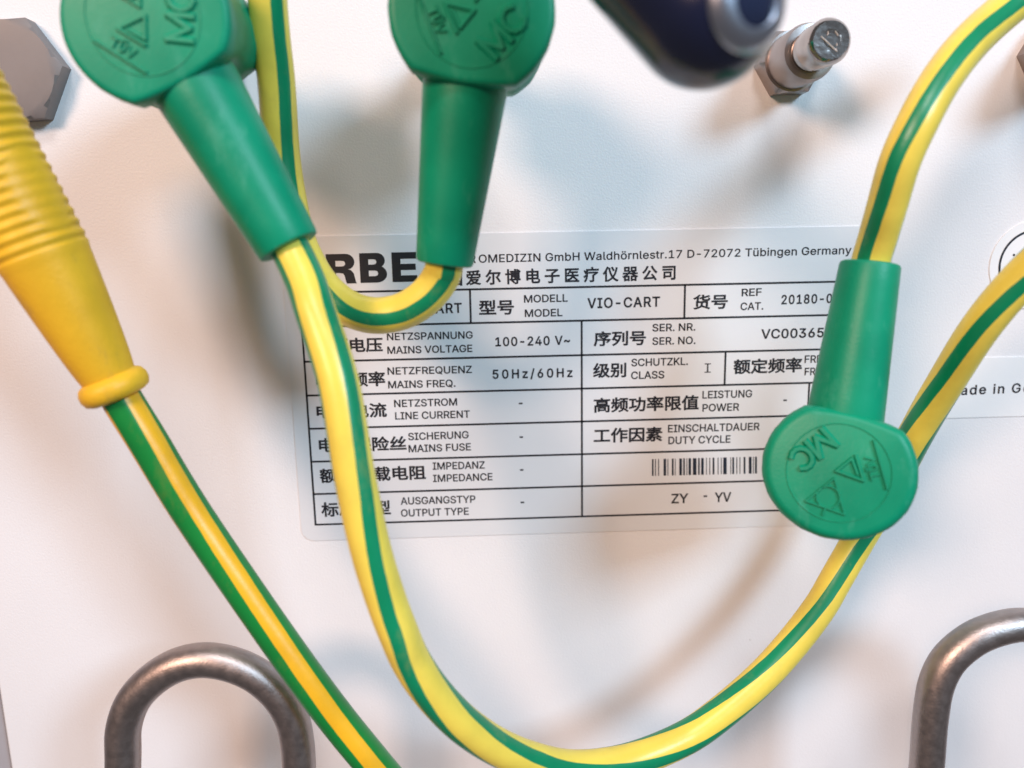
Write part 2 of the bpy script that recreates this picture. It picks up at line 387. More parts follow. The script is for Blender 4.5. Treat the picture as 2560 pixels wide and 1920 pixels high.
# ------------------------------------------------------------------ lettering
GLYPH_ROWS = [
    [288, [10, 0, 121, 305, 166, 305, 278, 0, 237, 0, 169, 190, 139, 287, 147, 287, 132, 236, 51, 0], [66, 85, 66, 119, 222, 119, 222, 85]],
    [274, [36, 0, 36, 305, 152, 305, 180, 301, 197, 294, 216, 282, 229, 265, 236, 246, 239, 220, 235, 199, 226, 183, 214, 172, 189, 160, 189, 157, 207, 153, 221, 145, 234, 133, 244, 118, 249, 99, 251, 76, 248, 60, 240, 40, 230, 27, 217, 17, 201, 8, 181, 3, 148, 0], [75, 34, 163, 35, 177, 38, 194, 45, 205, 55, 212, 72, 212, 93, 205, 110, 190, 127, 168, 137, 75, 138], [75, 171, 151, 172, 166, 175, 179, 181, 194, 196, 200, 212, 201, 233, 194, 250, 180, 263, 164, 269, 75, 271]],
    [306, [160, -4, 132, -1, 106, 7, 83, 20, 63, 38, 46, 61, 34, 88, 27, 118, 24, 152, 27, 187, 34, 217, 46, 244, 63, 267, 83, 285, 106, 299, 132, 307, 160, 309, 183, 308, 204, 303, 224, 294, 241, 283, 256, 268, 269, 251, 278, 231, 284, 209, 245, 209, 236, 234, 217, 255, 196, 267, 168, 273, 140, 271, 116, 263, 95, 247, 78, 225, 69, 204, 64, 180, 62, 143, 65, 117, 72, 94, 82, 74, 95, 58, 110, 46, 128, 37, 147, 33, 168, 32, 189, 36, 209, 44, 225, 58, 237, 75, 245, 96, 284, 96, 278, 74, 269, 54, 257, 37, 241, 23, 224, 11, 204, 3, 183, -2]],
    [301, [131, 0, 58, 0, 58, 34, 155, 36, 184, 45, 207, 61, 224, 83, 236, 119, 239, 162, 235, 195, 227, 216, 217, 234, 192, 257, 172, 265, 150, 270, 56, 271, 56, 305, 157, 304, 177, 301, 203, 291, 226, 277, 245, 258, 260, 235, 270, 207, 277, 165, 275, 119, 267, 89, 250, 55, 226, 29, 202, 14, 174, 5], [75, 305, 75, 0, 36, 0, 36, 305]],
    [251, [36, 0, 36, 305, 223, 305, 223, 271, 75, 271, 75, 171, 213, 171, 213, 137, 75, 137, 75, 34, 225, 34, 225, 0]],
    [246, [36, 0, 36, 305, 221, 305, 221, 271, 75, 271, 75, 167, 208, 167, 208, 133, 75, 133, 75, 0]],
    [312, [161, -4, 132, -1, 106, 7, 82, 20, 62, 38, 46, 61, 34, 88, 27, 118, 24, 152, 27, 187, 34, 217, 46, 244, 62, 267, 82, 285, 105, 299, 131, 307, 159, 309, 182, 308, 204, 302, 224, 293, 242, 282, 257, 267, 269, 250, 279, 230, 285, 209, 245, 209, 234, 233, 221, 249, 205, 262, 186, 270, 163, 273, 139, 271, 121, 266, 105, 256, 90, 242, 75, 218, 67, 196, 63, 171, 63, 134, 67, 109, 75, 87, 90, 63, 111, 46, 141, 34, 174, 32, 202, 40, 224, 56, 238, 74, 246, 96, 249, 121, 261, 119, 170, 119, 170, 153, 287, 153, 287, 111, 283, 85, 274, 62, 262, 41, 245, 25, 219, 8, 187, -2]],
    [310, [36, 0, 36, 305, 75, 305, 75, 173, 235, 173, 235, 305, 274, 305, 274, 0, 235, 0, 235, 139, 75, 139, 75, 0]],
    [180, [19, 0, 19, 34, 71, 34, 71, 271, 19, 271, 19, 305, 162, 305, 162, 271, 110, 271, 110, 34, 162, 34, 162, 0]],
    [238, [111, -4, 92, -3, 66, 5, 52, 14, 39, 26, 30, 40, 23, 57, 20, 104, 59, 104, 59, 80, 62, 63, 70, 48, 85, 36, 100, 31, 122, 31, 137, 36, 149, 45, 159, 63, 163, 80, 163, 305, 202, 305, 202, 87, 198, 57, 188, 33, 170, 14, 155, 5, 139, -1]],
    [280, [63, 87, 63, 130, 107, 185, 218, 305, 269, 305], [36, 0, 36, 305, 75, 305, 75, 0], [223, 0, 113, 155, 137, 186, 269, 0]],
    [236, [36, 0, 36, 305, 75, 305, 75, 34, 217, 34, 217, 0]],
    [377, [36, 0, 36, 305, 91, 305, 168, 109, 193, 29, 184, 29, 205, 95, 286, 305, 341, 305, 341, 0, 303, 0, 304, 274, 308, 274, 283, 199, 205, 0, 172, 0, 100, 180, 67, 274, 71, 274, 72, 243, 73, 0]],
    [314, [36, 0, 36, 305, 82, 305, 216, 93, 248, 33, 243, 32, 239, 98, 239, 305, 278, 305, 278, 0, 232, 0, 102, 205, 65, 271, 71, 272, 75, 179, 75, 0]],
    [320, [160, -4, 132, -1, 106, 7, 83, 20, 63, 38, 47, 61, 34, 88, 27, 118, 24, 152, 27, 187, 34, 217, 47, 244, 63, 267, 83, 285, 106, 299, 132, 307, 160, 309, 188, 307, 214, 299, 238, 285, 257, 267, 274, 244, 286, 217, 293, 187, 296, 152, 293, 118, 286, 88, 274, 61, 257, 38, 238, 20, 214, 7, 188, -1], [160, 32, 180, 34, 198, 40, 215, 49, 230, 63, 242, 80, 251, 101, 256, 125, 258, 152, 256, 180, 251, 204, 242, 225, 230, 243, 215, 256, 198, 266, 180, 272, 160, 273, 140, 272, 122, 266, 105, 256, 91, 242, 79, 225, 69, 204, 64, 180, 62, 152, 64, 125, 69, 101, 79, 80, 91, 63, 105, 49, 122, 40, 140, 34]],
    [267, [36, 0, 36, 305, 158, 304, 180, 300, 199, 292, 220, 277, 236, 252, 244, 222, 244, 189, 234, 159, 220, 140, 193, 121, 166, 113, 66, 111, 66, 145, 151, 146, 170, 150, 185, 158, 198, 173, 206, 196, 206, 222, 198, 244, 182, 261, 161, 269, 75, 271, 75, 0]],
    [320, [147, 95, 188, 95, 281, -29, 240, -29], [160, -4, 132, -1, 106, 7, 83, 20, 63, 38, 47, 61, 34, 88, 27, 118, 24, 152, 27, 187, 34, 217, 47, 244, 63, 267, 83, 285, 106, 299, 132, 307, 160, 309, 188, 307, 214, 299, 238, 285, 257, 267, 274, 244, 286, 217, 293, 187, 296, 152, 293, 118, 286, 88, 274, 61, 257, 38, 238, 20, 214, 7, 188, -1], [160, 32, 180, 34, 198, 40, 215, 49, 230, 63, 242, 80, 251, 101, 256, 125, 258, 152, 256, 180, 251, 204, 242, 225, 230, 243, 215, 256, 198, 266, 180, 272, 160, 273, 140, 272, 122, 266, 105, 256, 91, 242, 79, 225, 69, 204, 64, 180, 62, 152, 64, 125, 69, 101, 79, 80, 91, 63, 105, 49, 122, 40, 140, 34]],
    [269, [36, 0, 36, 305, 158, 304, 181, 301, 205, 290, 224, 274, 239, 249, 245, 218, 243, 185, 231, 158, 215, 140, 194, 128, 166, 120, 58, 119, 58, 153, 146, 153, 171, 157, 186, 164, 196, 174, 203, 187, 207, 203, 206, 224, 202, 239, 191, 255, 179, 264, 151, 271, 75, 271, 75, 0], [212, 0, 138, 137, 182, 137, 257, 0]],
    [268, [134, -5, 89, 1, 71, 8, 55, 19, 42, 31, 32, 46, 26, 63, 23, 82, 63, 82, 68, 62, 79, 47, 96, 37, 121, 30, 149, 30, 172, 36, 189, 47, 202, 61, 207, 76, 207, 91, 203, 102, 192, 114, 167, 127, 101, 146, 70, 160, 47, 179, 34, 202, 31, 223, 33, 242, 39, 259, 52, 278, 66, 289, 89, 301, 115, 308, 136, 309, 178, 303, 210, 286, 223, 274, 232, 260, 238, 244, 240, 227, 202, 227, 196, 247, 181, 262, 154, 273, 125, 275, 100, 269, 79, 254, 70, 232, 70, 218, 73, 208, 84, 196, 98, 186, 183, 160, 215, 143, 230, 129, 239, 115, 243, 102, 245, 83, 243, 65, 238, 48, 228, 33, 216, 20, 200, 9, 181, 1, 159, -4]],
    [269, [19, 271, 19, 305, 250, 305, 250, 271, 154, 271, 154, 0, 116, 0, 116, 271]],
    [310, [155, -5, 122, -1, 86, 13, 64, 31, 44, 61, 36, 96, 36, 305, 75, 305, 75, 107, 80, 77, 93, 56, 108, 43, 132, 33, 155, 31, 179, 33, 198, 41, 214, 52, 228, 72, 235, 102, 236, 305, 274, 305, 274, 96, 266, 61, 247, 31, 225, 13, 189, -1]],
    [288, [122, 0, 10, 305, 51, 305, 120, 111, 149, 18, 141, 18, 154, 62, 237, 305, 278, 305, 167, 0]],
    [412, [93, 0, 10, 305, 49, 305, 102, 103, 118, 24, 113, 24, 125, 80, 184, 305, 228, 305, 282, 99, 298, 24, 293, 24, 304, 76, 362, 305, 402, 305, 318, 0, 273, 0, 218, 203, 202, 285, 210, 285, 199, 226, 138, 0]],
    [285, [11, 0, 130, 171, 130, 142, 18, 305, 62, 305, 121, 219, 146, 175, 139, 175, 155, 204, 224, 305, 268, 305, 155, 143, 155, 172, 273, 0, 229, 0, 163, 97, 138, 139, 147, 139, 132, 113, 55, 0]],
    [283, [122, 0, 122, 125, 10, 305, 55, 305, 125, 191, 150, 138, 134, 138, 147, 168, 229, 305, 273, 305, 161, 125, 161, 0]],
    [263, [25, 0, 25, 28, 184, 258, 204, 285, 209, 273, 24, 271, 24, 305, 238, 305, 238, 277, 83, 52, 58, 20, 54, 33, 240, 34, 240, 0]],
    [310, [155, -5, 122, -1, 86, 13, 64, 31, 44, 61, 36, 96, 36, 305, 75, 305, 75, 107, 80, 77, 93, 56, 108, 43, 132, 33, 155, 31, 179, 33, 198, 41, 214, 52, 228, 72, 235, 102, 236, 305, 274, 305, 274, 96, 266, 61, 247, 31, 225, 13, 189, -1], [198, 343, 189, 345, 181, 350, 176, 358, 174, 367, 176, 377, 181, 385, 189, 390, 198, 392, 208, 390, 216, 385, 221, 377, 223, 367, 221, 358, 216, 350, 208, 345], [112, 343, 103, 345, 95, 350, 90, 358, 88, 367, 90, 377, 95, 385, 103, 390, 112, 392, 122, 390, 129, 385, 135, 377, 136, 367, 135, 358, 129, 350, 122, 345]],
    [272, [136, -4, 112, -1, 91, 6, 72, 19, 57, 37, 45, 60, 36, 86, 30, 117, 29, 152, 30, 187, 36, 218, 45, 245, 57, 268, 72, 286, 91, 299, 112, 307, 136, 309, 160, 307, 181, 299, 200, 286, 215, 268, 227, 245, 236, 218, 241, 187, 243, 152, 241, 117, 236, 86, 227, 60, 215, 37, 200, 19, 181, 6, 160, -1], [136, 30, 152, 32, 166, 38, 178, 48, 188, 62, 202, 101, 206, 152, 202, 205, 188, 243, 178, 257, 166, 267, 152, 274, 136, 276, 120, 274, 106, 267, 94, 257, 84, 243, 70, 205, 66, 152, 70, 101, 84, 62, 94, 48, 106, 38, 120, 32]],
    [272, [46, 0, 46, 33, 235, 33, 235, 0], [166, 305, 166, 0, 127, 0, 127, 269, 52, 215, 52, 256, 119, 305]],
    [272, [38, 0, 38, 28, 169, 169, 186, 196, 192, 219, 189, 242, 178, 259, 157, 272, 134, 276, 110, 272, 92, 260, 80, 241, 76, 217, 39, 217, 42, 243, 49, 260, 59, 275, 71, 288, 86, 298, 103, 305, 122, 309, 142, 309, 161, 306, 178, 301, 202, 285, 213, 272, 222, 257, 228, 229, 228, 211, 224, 195, 214, 174, 193, 145, 92, 34, 234, 34, 234, 0]],
    [272, [131, -4, 91, 1, 59, 18, 46, 30, 36, 44, 29, 61, 26, 79, 66, 79, 70, 61, 81, 47, 96, 37, 114, 31, 136, 30, 157, 34, 175, 42, 186, 53, 195, 70, 197, 91, 193, 110, 182, 127, 169, 138, 151, 145, 127, 148, 94, 149, 94, 179, 173, 271, 42, 271, 42, 305, 223, 305, 223, 276, 127, 167, 127, 173, 165, 172, 191, 163, 211, 148, 223, 133, 232, 111, 236, 87, 232, 62, 219, 35, 196, 14, 166, 0]],
    [272, [24, 63, 24, 95, 148, 305, 186, 305, 65, 98, 248, 98, 248, 63], [169, 0, 169, 191, 206, 191, 206, 0]],
    [272, [133, -4, 95, 2, 65, 19, 44, 46, 38, 61, 36, 78, 73, 78, 81, 56, 98, 40, 121, 31, 150, 32, 173, 43, 188, 63, 196, 88, 195, 116, 188, 133, 178, 147, 165, 157, 149, 164, 131, 166, 112, 164, 90, 157, 77, 147, 40, 152, 58, 305, 220, 305, 220, 271, 90, 271, 80, 181, 103, 194, 126, 199, 153, 199, 176, 193, 197, 181, 216, 160, 227, 139, 234, 114, 234, 91, 231, 70, 224, 51, 210, 29, 191, 13, 173, 3, 154, -2]],
    [272, [136, -4, 109, -1, 91, 6, 75, 16, 58, 34, 45, 57, 40, 76, 38, 97, 41, 120, 50, 150, 66, 179, 151, 305, 193, 305, 91, 157, 87, 157, 103, 176, 129, 187, 161, 187, 189, 177, 212, 158, 227, 133, 233, 101, 232, 74, 221, 44, 210, 28, 196, 16, 169, 1], [136, 29, 160, 34, 179, 48, 192, 68, 196, 94, 192, 120, 179, 141, 160, 155, 136, 159, 111, 155, 92, 141, 79, 121, 75, 95, 79, 69, 92, 48, 111, 34]],
    [272, [58, 0, 194, 271, 37, 271, 37, 305, 234, 305, 234, 269, 99, 0]],
    [272, [136, -4, 94, 2, 76, 10, 60, 20, 48, 32, 39, 47, 33, 63, 31, 81, 36, 109, 48, 132, 68, 150, 92, 159, 63, 176, 47, 200, 42, 228, 44, 245, 49, 260, 61, 279, 82, 296, 110, 307, 136, 309, 161, 307, 189, 296, 210, 279, 222, 260, 227, 245, 229, 228, 224, 200, 208, 176, 180, 159, 204, 150, 223, 132, 236, 109, 240, 81, 239, 63, 233, 47, 224, 32, 211, 20, 196, 10, 178, 2], [136, 29, 163, 33, 184, 44, 197, 61, 202, 83, 197, 106, 183, 125, 162, 137, 136, 141, 109, 137, 88, 125, 74, 106, 69, 83, 74, 61, 87, 44, 108, 33], [136, 174, 158, 177, 176, 188, 187, 204, 192, 225, 188, 246, 176, 262, 158, 272, 136, 276, 113, 272, 95, 262, 84, 246, 80, 225, 84, 204, 95, 188, 113, 177]],
    [272, [136, 309, 156, 308, 180, 299, 197, 289, 214, 271, 226, 249, 232, 229, 233, 208, 231, 186, 221, 156, 206, 127, 120, 0, 78, 0, 181, 149, 184, 149, 168, 129, 143, 118, 111, 118, 82, 128, 60, 147, 45, 172, 39, 197, 40, 232, 51, 262, 62, 277, 75, 290, 103, 304], [136, 276, 112, 271, 92, 258, 80, 237, 75, 211, 80, 185, 92, 164, 112, 151, 136, 146, 160, 151, 179, 164, 192, 185, 196, 210, 192, 237, 179, 258, 160, 271]],
    [113, [57, -3, 47, -1, 38, 5, 32, 14, 30, 25, 32, 35, 38, 44, 47, 50, 57, 52, 68, 50, 77, 44, 83, 35, 85, 25, 83, 14, 77, 5, 68, -1]],
    [272, [202, 147, 202, 113, 68, 113, 68, 147]],
    [272, [31, 90, 33, 113, 42, 134, 55, 149, 72, 157, 91, 160, 112, 156, 132, 145, 163, 120, 177, 115, 191, 117, 199, 124, 205, 136, 207, 152, 240, 152, 238, 129, 230, 107, 216, 93, 199, 85, 181, 82, 159, 86, 139, 97, 108, 121, 94, 126, 81, 124, 73, 118, 67, 107, 65, 90]],
    [150, [141, 320, 43, -46, 9, -46, 107, 320]],
    [234, [96, -5, 75, -3, 57, 3, 44, 10, 31, 23, 22, 39, 19, 54, 19, 74, 23, 90, 38, 110, 60, 122, 159, 141, 165, 151, 162, 173, 155, 185, 147, 192, 132, 197, 117, 198, 99, 196, 81, 189, 69, 179, 60, 164, 25, 175, 40, 201, 67, 220, 103, 230, 140, 228, 161, 222, 178, 212, 191, 196, 199, 179, 202, 151, 202, 0, 166, 0, 166, 31, 163, 31, 151, 15, 136, 4, 118, -3], [102, 27, 117, 28, 133, 33, 154, 50, 164, 72, 165, 114, 148, 107, 84, 96, 70, 90, 60, 82, 55, 63, 57, 52, 61, 43, 78, 31]],
    [255, [138, -5, 119, -3, 100, 4, 85, 16, 71, 35, 67, 35, 67, 0, 32, 0, 32, 305, 68, 305, 68, 192, 71, 192, 89, 214, 106, 225, 132, 231, 158, 229, 182, 220, 203, 204, 219, 182, 227, 162, 233, 131, 233, 96, 229, 72, 219, 44, 203, 22, 182, 6, 164, -1], [132, 28, 147, 30, 160, 34, 180, 53, 193, 80, 197, 114, 193, 147, 181, 174, 160, 192, 147, 196, 132, 198, 104, 192, 84, 175, 72, 148, 68, 114, 72, 79, 84, 52, 105, 34, 117, 30]],
    [255, [117, -5, 97, -3, 72, 6, 52, 22, 36, 44, 25, 72, 21, 96, 21, 131, 27, 162, 36, 182, 52, 204, 73, 220, 97, 229, 123, 231, 148, 225, 166, 214, 184, 192, 186, 192, 186, 305, 223, 305, 223, 0, 188, 0, 188, 35, 184, 35, 170, 16, 155, 4, 136, -3], [123, 28, 137, 30, 150, 34, 171, 52, 183, 79, 187, 114, 183, 148, 171, 175, 150, 192, 123, 198, 108, 196, 94, 192, 74, 174, 62, 147, 58, 114, 62, 80, 74, 53, 95, 34, 108, 30]],
    [242, [127, -5, 89, 1, 70, 10, 54, 23, 41, 38, 30, 58, 24, 79, 21, 103, 21, 129, 25, 153, 33, 174, 44, 192, 58, 207, 75, 219, 94, 227, 116, 230, 137, 230, 159, 224, 176, 216, 192, 205, 204, 189, 214, 169, 221, 145, 223, 124, 223, 102, 45, 102, 45, 133, 203, 133, 186, 121, 183, 147, 175, 169, 161, 186, 142, 196, 123, 198, 104, 196, 88, 188, 72, 173, 64, 158, 59, 140, 58, 94, 66, 64, 83, 42, 108, 30, 134, 28, 152, 32, 165, 38, 177, 50, 183, 63, 219, 54, 207, 30, 187, 12, 160, -1]],
    [255, [124, -90, 95, -88, 67, -78, 46, -63, 30, -42, 61, -24, 77, -43, 99, -55, 131, -58, 160, -51, 177, -37, 184, -23, 187, -3, 187, 41, 184, 41, 172, 25, 160, 15, 148, 8, 132, 4, 110, 3, 91, 6, 73, 13, 57, 23, 36, 48, 24, 82, 21, 123, 28, 162, 36, 182, 48, 199, 67, 216, 85, 225, 118, 231, 145, 227, 166, 214, 185, 191, 188, 191, 188, 228, 223, 228, 223, -5, 220, -32, 207, -58, 185, -76, 157, -87], [123, 35, 151, 41, 171, 57, 183, 82, 187, 116, 183, 149, 171, 175, 151, 192, 123, 198, 108, 196, 95, 192, 74, 174, 62, 148, 58, 116, 62, 83, 74, 58, 95, 41]],
    [246, [68, 136, 68, 0, 32, 0, 32, 305, 68, 305, 68, 172, 61, 172, 71, 193, 82, 209, 96, 220, 112, 227, 130, 230, 153, 229, 173, 223, 189, 213, 207, 188, 214, 158, 214, 0, 178, 0, 177, 148, 172, 170, 160, 186, 147, 194, 132, 197, 114, 196, 96, 190, 85, 182, 76, 170, 70, 154]],
    [100, [32, 0, 32, 228, 68, 228, 68, 0], [50, 266, 40, 267, 32, 273, 27, 281, 25, 290, 27, 299, 32, 307, 40, 312, 50, 314, 60, 312, 68, 307, 74, 299, 76, 290, 74, 281, 68, 273, 60, 267]],
    [113, [84, -1, 61, 2, 48, 9, 39, 20, 32, 39, 32, 305, 68, 305, 69, 49, 71, 39, 76, 34, 85, 31, 102, 33, 108, 2]],
    [366, [32, 0, 32, 228, 67, 228, 67, 177, 65, 177, 73, 198, 85, 213, 103, 226, 124, 231, 149, 230, 168, 220, 180, 208, 188, 194, 193, 177, 187, 177, 195, 196, 208, 212, 225, 223, 244, 230, 267, 232, 285, 228, 306, 218, 319, 205, 330, 183, 334, 160, 334, 0, 297, 0, 297, 152, 295, 169, 290, 181, 280, 190, 264, 197, 251, 198, 234, 196, 219, 188, 209, 177, 203, 162, 201, 0, 164, 0, 164, 165, 160, 177, 149, 189, 133, 197, 120, 198, 104, 196, 89, 189, 77, 176, 70, 160, 68, 0]],
    [246, [68, 136, 68, 0, 32, 0, 32, 228, 67, 228, 67, 172, 61, 172, 71, 193, 82, 209, 96, 220, 112, 227, 130, 230, 153, 229, 173, 223, 189, 213, 207, 188, 214, 158, 214, 0, 178, 0, 177, 148, 172, 170, 160, 186, 147, 194, 132, 197, 114, 196, 96, 190, 85, 182, 76, 170, 70, 154]],
    [249, [124, -5, 102, -3, 82, 3, 64, 14, 49, 28, 37, 45, 28, 65, 22, 87, 20, 112, 22, 138, 28, 161, 37, 181, 49, 198, 64, 212, 82, 222, 102, 229, 124, 231, 147, 229, 167, 222, 185, 212, 200, 198, 212, 181, 221, 161, 227, 138, 229, 112, 227, 87, 221, 65, 212, 45, 200, 28, 185, 14, 167, 3, 147, -3], [124, 28, 150, 32, 162, 40, 172, 49, 186, 75, 192, 112, 186, 150, 172, 176, 162, 186, 150, 193, 124, 198, 99, 193, 87, 186, 77, 176, 63, 150, 58, 112, 63, 75, 77, 49, 87, 40, 99, 32]],
    [155, [32, 0, 32, 228, 67, 228, 67, 193, 69, 193, 81, 211, 100, 225, 118, 230, 146, 230, 146, 193, 120, 195, 102, 192, 84, 181, 74, 167, 68, 146, 68, 0]],
    [219, [109, -5, 77, -1, 51, 11, 32, 30, 21, 57, 56, 64, 63, 48, 71, 39, 86, 31, 104, 27, 135, 31, 147, 37, 157, 49, 161, 58, 160, 67, 156, 77, 150, 83, 135, 91, 82, 104, 57, 114, 40, 129, 29, 153, 28, 169, 31, 183, 36, 195, 48, 209, 64, 220, 79, 226, 118, 231, 144, 227, 167, 215, 184, 197, 194, 174, 161, 166, 153, 181, 139, 194, 123, 199, 103, 199, 86, 194, 70, 182, 65, 170, 67, 155, 74, 146, 86, 139, 152, 121, 175, 110, 193, 90, 198, 75, 199, 59, 196, 45, 190, 32, 170, 11, 140, -1]],
    [136, [122, 228, 122, 196, 4, 196, 4, 228], [39, 283, 76, 283, 76, 49, 82, 37, 90, 32, 103, 30, 121, 32, 126, 1, 94, -2, 69, 4, 51, 17, 41, 37, 39, 56]],
    [246, [109, -3, 83, 1, 65, 9, 47, 26, 37, 45, 32, 76, 32, 228, 68, 228, 68, 86, 70, 68, 76, 53, 90, 38, 103, 32, 120, 30, 139, 33, 153, 39, 164, 49, 172, 62, 177, 87, 178, 228, 214, 228, 214, 0, 179, 0, 179, 55, 184, 55, 178, 40, 172, 28, 159, 14, 139, 2]],
    [234, [28, -83, 37, -51, 60, -54, 75, -48, 86, -32, 98, -1, 10, 228, 51, 228, 103, 83, 123, 12, 110, 12, 131, 83, 183, 228, 223, 228, 122, -35, 113, -55, 98, -72, 77, -84, 53, -87]],
    [249, [124, -5, 102, -3, 82, 3, 64, 14, 49, 28, 37, 45, 28, 65, 22, 87, 20, 112, 22, 138, 28, 161, 37, 181, 49, 198, 64, 212, 82, 222, 102, 229, 124, 231, 147, 229, 167, 222, 185, 212, 200, 198, 212, 181, 221, 161, 227, 138, 229, 112, 227, 87, 221, 65, 212, 45, 200, 28, 185, 14, 167, 3, 147, -3], [124, 28, 150, 32, 162, 40, 172, 49, 186, 75, 192, 112, 186, 150, 172, 176, 162, 186, 150, 193, 124, 198, 99, 193, 87, 186, 77, 176, 63, 150, 58, 112, 63, 75, 77, 49, 87, 40, 99, 32], [168, 266, 158, 267, 150, 273, 145, 281, 143, 290, 145, 299, 150, 307, 158, 312, 168, 314, 177, 312, 185, 307, 190, 299, 192, 290, 190, 281, 185, 273, 177, 267], [81, 266, 72, 267, 64, 273, 59, 281, 57, 290, 59, 299, 64, 307, 72, 312, 81, 314, 91, 312, 98, 307, 104, 299, 105, 290, 104, 281, 98, 273, 91, 267]],
    [228, [25, 0, 25, 27, 152, 192, 152, 194, 29, 194, 29, 228, 200, 228, 200, 198, 76, 34, 203, 34, 203, 0]],
    [246, [109, -3, 83, 1, 65, 9, 47, 26, 37, 45, 32, 76, 32, 228, 68, 228, 68, 86, 70, 68, 76, 53, 90, 38, 103, 32, 120, 30, 139, 33, 153, 39, 164, 49, 172, 62, 177, 87, 178, 228, 214, 228, 214, 0, 179, 0, 179, 55, 184, 55, 178, 40, 172, 28, 159, 14, 139, 2], [166, 266, 157, 267, 149, 273, 144, 281, 142, 290, 144, 299, 149, 307, 157, 312, 166, 314, 175, 312, 183, 307, 189, 299, 190, 290, 189, 281, 183, 273, 175, 267], [80, 266, 71, 267, 63, 273, 57, 281, 56, 290, 57, 299, 63, 307, 71, 312, 80, 314, 89, 312, 97, 307, 102, 299, 104, 290, 102, 281, 97, 273, 89, 267]],
    [420, [134, 130, 134, 104, 404, 104, 404, 130], [239, 92, 269, 39, 294, 49, 263, 101], [196, 71, 196, -2, 200, -16, 205, -21, 228, -28, 302, -28, 320, -26, 332, -17, 338, 0, 342, 27, 317, 37, 314, 9, 308, -2, 243, -3, 227, -1, 224, 5, 224, 71], [154, 74, 139, 33, 117, -5, 142, -18, 158, 11, 179, 64], [337, 68, 362, 26, 379, -14, 405, -3, 386, 36, 361, 78], [314, 238, 359, 238, 359, 181, 314, 181], [247, 238, 291, 238, 291, 181, 247, 181], [182, 238, 224, 238, 224, 181, 182, 181], [102, 353, 62, 305, 14, 261, 31, 235, 83, 285, 131, 341], [254, 354, 251, 318, 137, 318, 137, 292, 247, 292, 242, 262, 156, 262, 156, 157, 386, 157, 386, 262, 272, 262, 278, 292, 402, 292, 402, 318, 282, 318, 287, 353], [110, 262, 89, 226, 65, 191, 39, 159, 12, 132, 31, 103, 74, 152, 74, -34, 103, -34, 103, 193, 138, 252]],
    [420, [249, 134, 272, 110, 290, 87, 312, 100, 293, 123, 269, 146], [96, 82, 96, 55, 326, 55, 326, 82, 223, 82, 223, 153, 308, 153, 308, 181, 223, 181, 223, 241, 318, 241, 318, 269, 102, 269, 102, 241, 193, 241, 193, 181, 113, 181, 113, 153, 193, 153, 193, 82], [36, 334, 36, -34, 68, -34, 68, -13, 351, -13, 351, -34, 384, -34, 384, 334], [68, 17, 68, 305, 351, 305, 351, 17]],
    [420, [352, 347, 210, 333, 46, 326, 53, 300, 217, 307, 363, 322], [308, 309, 276, 250, 232, 250, 213, 303, 189, 295, 203, 250, 137, 250, 116, 300, 93, 291, 108, 250, 35, 250, 35, 179, 62, 179, 62, 223, 359, 223, 359, 179, 387, 179, 387, 250, 305, 250, 336, 300], [171, 87, 297, 87, 270, 61, 238, 40, 201, 62], [153, 212, 145, 175, 65, 175, 65, 148, 138, 148, 118, 99, 92, 57, 59, 22, 18, -5, 37, -30, 70, -8, 98, 18, 122, 48, 142, 81, 172, 51, 208, 26, 159, 10, 107, -1, 121, -27, 182, -12, 238, 10, 302, -13, 374, -28, 390, 0, 327, 10, 268, 27, 309, 61, 333, 92, 340, 103, 323, 116, 157, 114, 169, 148, 356, 148, 356, 175, 176, 175, 183, 208]],
    [420, [110, 175, 93, 139, 72, 105, 48, 74, 22, 49, 50, 28, 77, 56, 102, 90, 124, 127, 143, 166], [282, 160, 331, 91, 367, 28, 397, 43, 360, 106, 311, 173], [124, 353, 103, 306, 77, 261, 47, 221, 15, 187, 45, 167, 78, 204, 109, 249, 197, 249, 197, 4, 193, 0, 187, -1, 123, -1, 134, -34, 181, -33, 204, -29, 223, -20, 227, -11, 230, 0, 230, 249, 354, 249, 337, 214, 318, 185, 346, 174, 375, 220, 400, 273, 376, 282, 127, 280, 158, 344]],
    [420, [174, 48, 205, 20, 229, -8, 252, 10, 227, 37, 196, 64], [164, 258, 164, 115, 192, 115, 192, 144, 255, 144, 255, 117, 284, 117, 284, 144, 353, 144, 353, 115, 381, 115, 381, 258, 284, 258, 284, 282, 403, 282, 403, 307, 372, 307, 382, 320, 355, 337, 323, 352, 308, 334, 356, 307, 284, 307, 284, 353, 255, 353, 255, 307, 141, 307, 141, 282, 255, 282, 255, 258], [255, 189, 255, 165, 192, 165, 192, 189], [284, 189, 353, 189, 353, 165, 284, 165], [255, 211, 192, 211, 192, 235, 255, 235], [284, 211, 284, 235, 353, 235, 353, 211], [310, 127, 310, 94, 129, 94, 129, 67, 310, 67, 309, -4, 300, -7, 255, -7, 264, -33, 301, -33, 325, -29, 335, -22, 340, -11, 340, 67, 405, 67, 405, 94, 340, 94, 340, 127], [68, 353, 68, 242, 17, 242, 17, 213, 68, 213, 68, -33, 100, -33, 100, 213, 149, 213, 149, 242, 100, 242, 100, 353]],
    [420, [190, 171, 190, 111, 86, 111, 86, 171], [223, 171, 331, 171, 331, 111, 223, 111], [190, 201, 86, 201, 86, 261, 190, 261], [223, 201, 223, 261, 331, 261, 331, 201], [53, 292, 53, 54, 86, 54, 86, 80, 190, 80, 190, 36, 193, 5, 203, -14, 211, -20, 235, -26, 344, -26, 371, -22, 381, -16, 395, 4, 404, 60, 373, 74, 370, 40, 365, 19, 361, 13, 350, 6, 238, 7, 229, 11, 223, 27, 223, 80, 363, 80, 363, 292, 223, 292, 223, 352, 190, 352, 190, 292]],
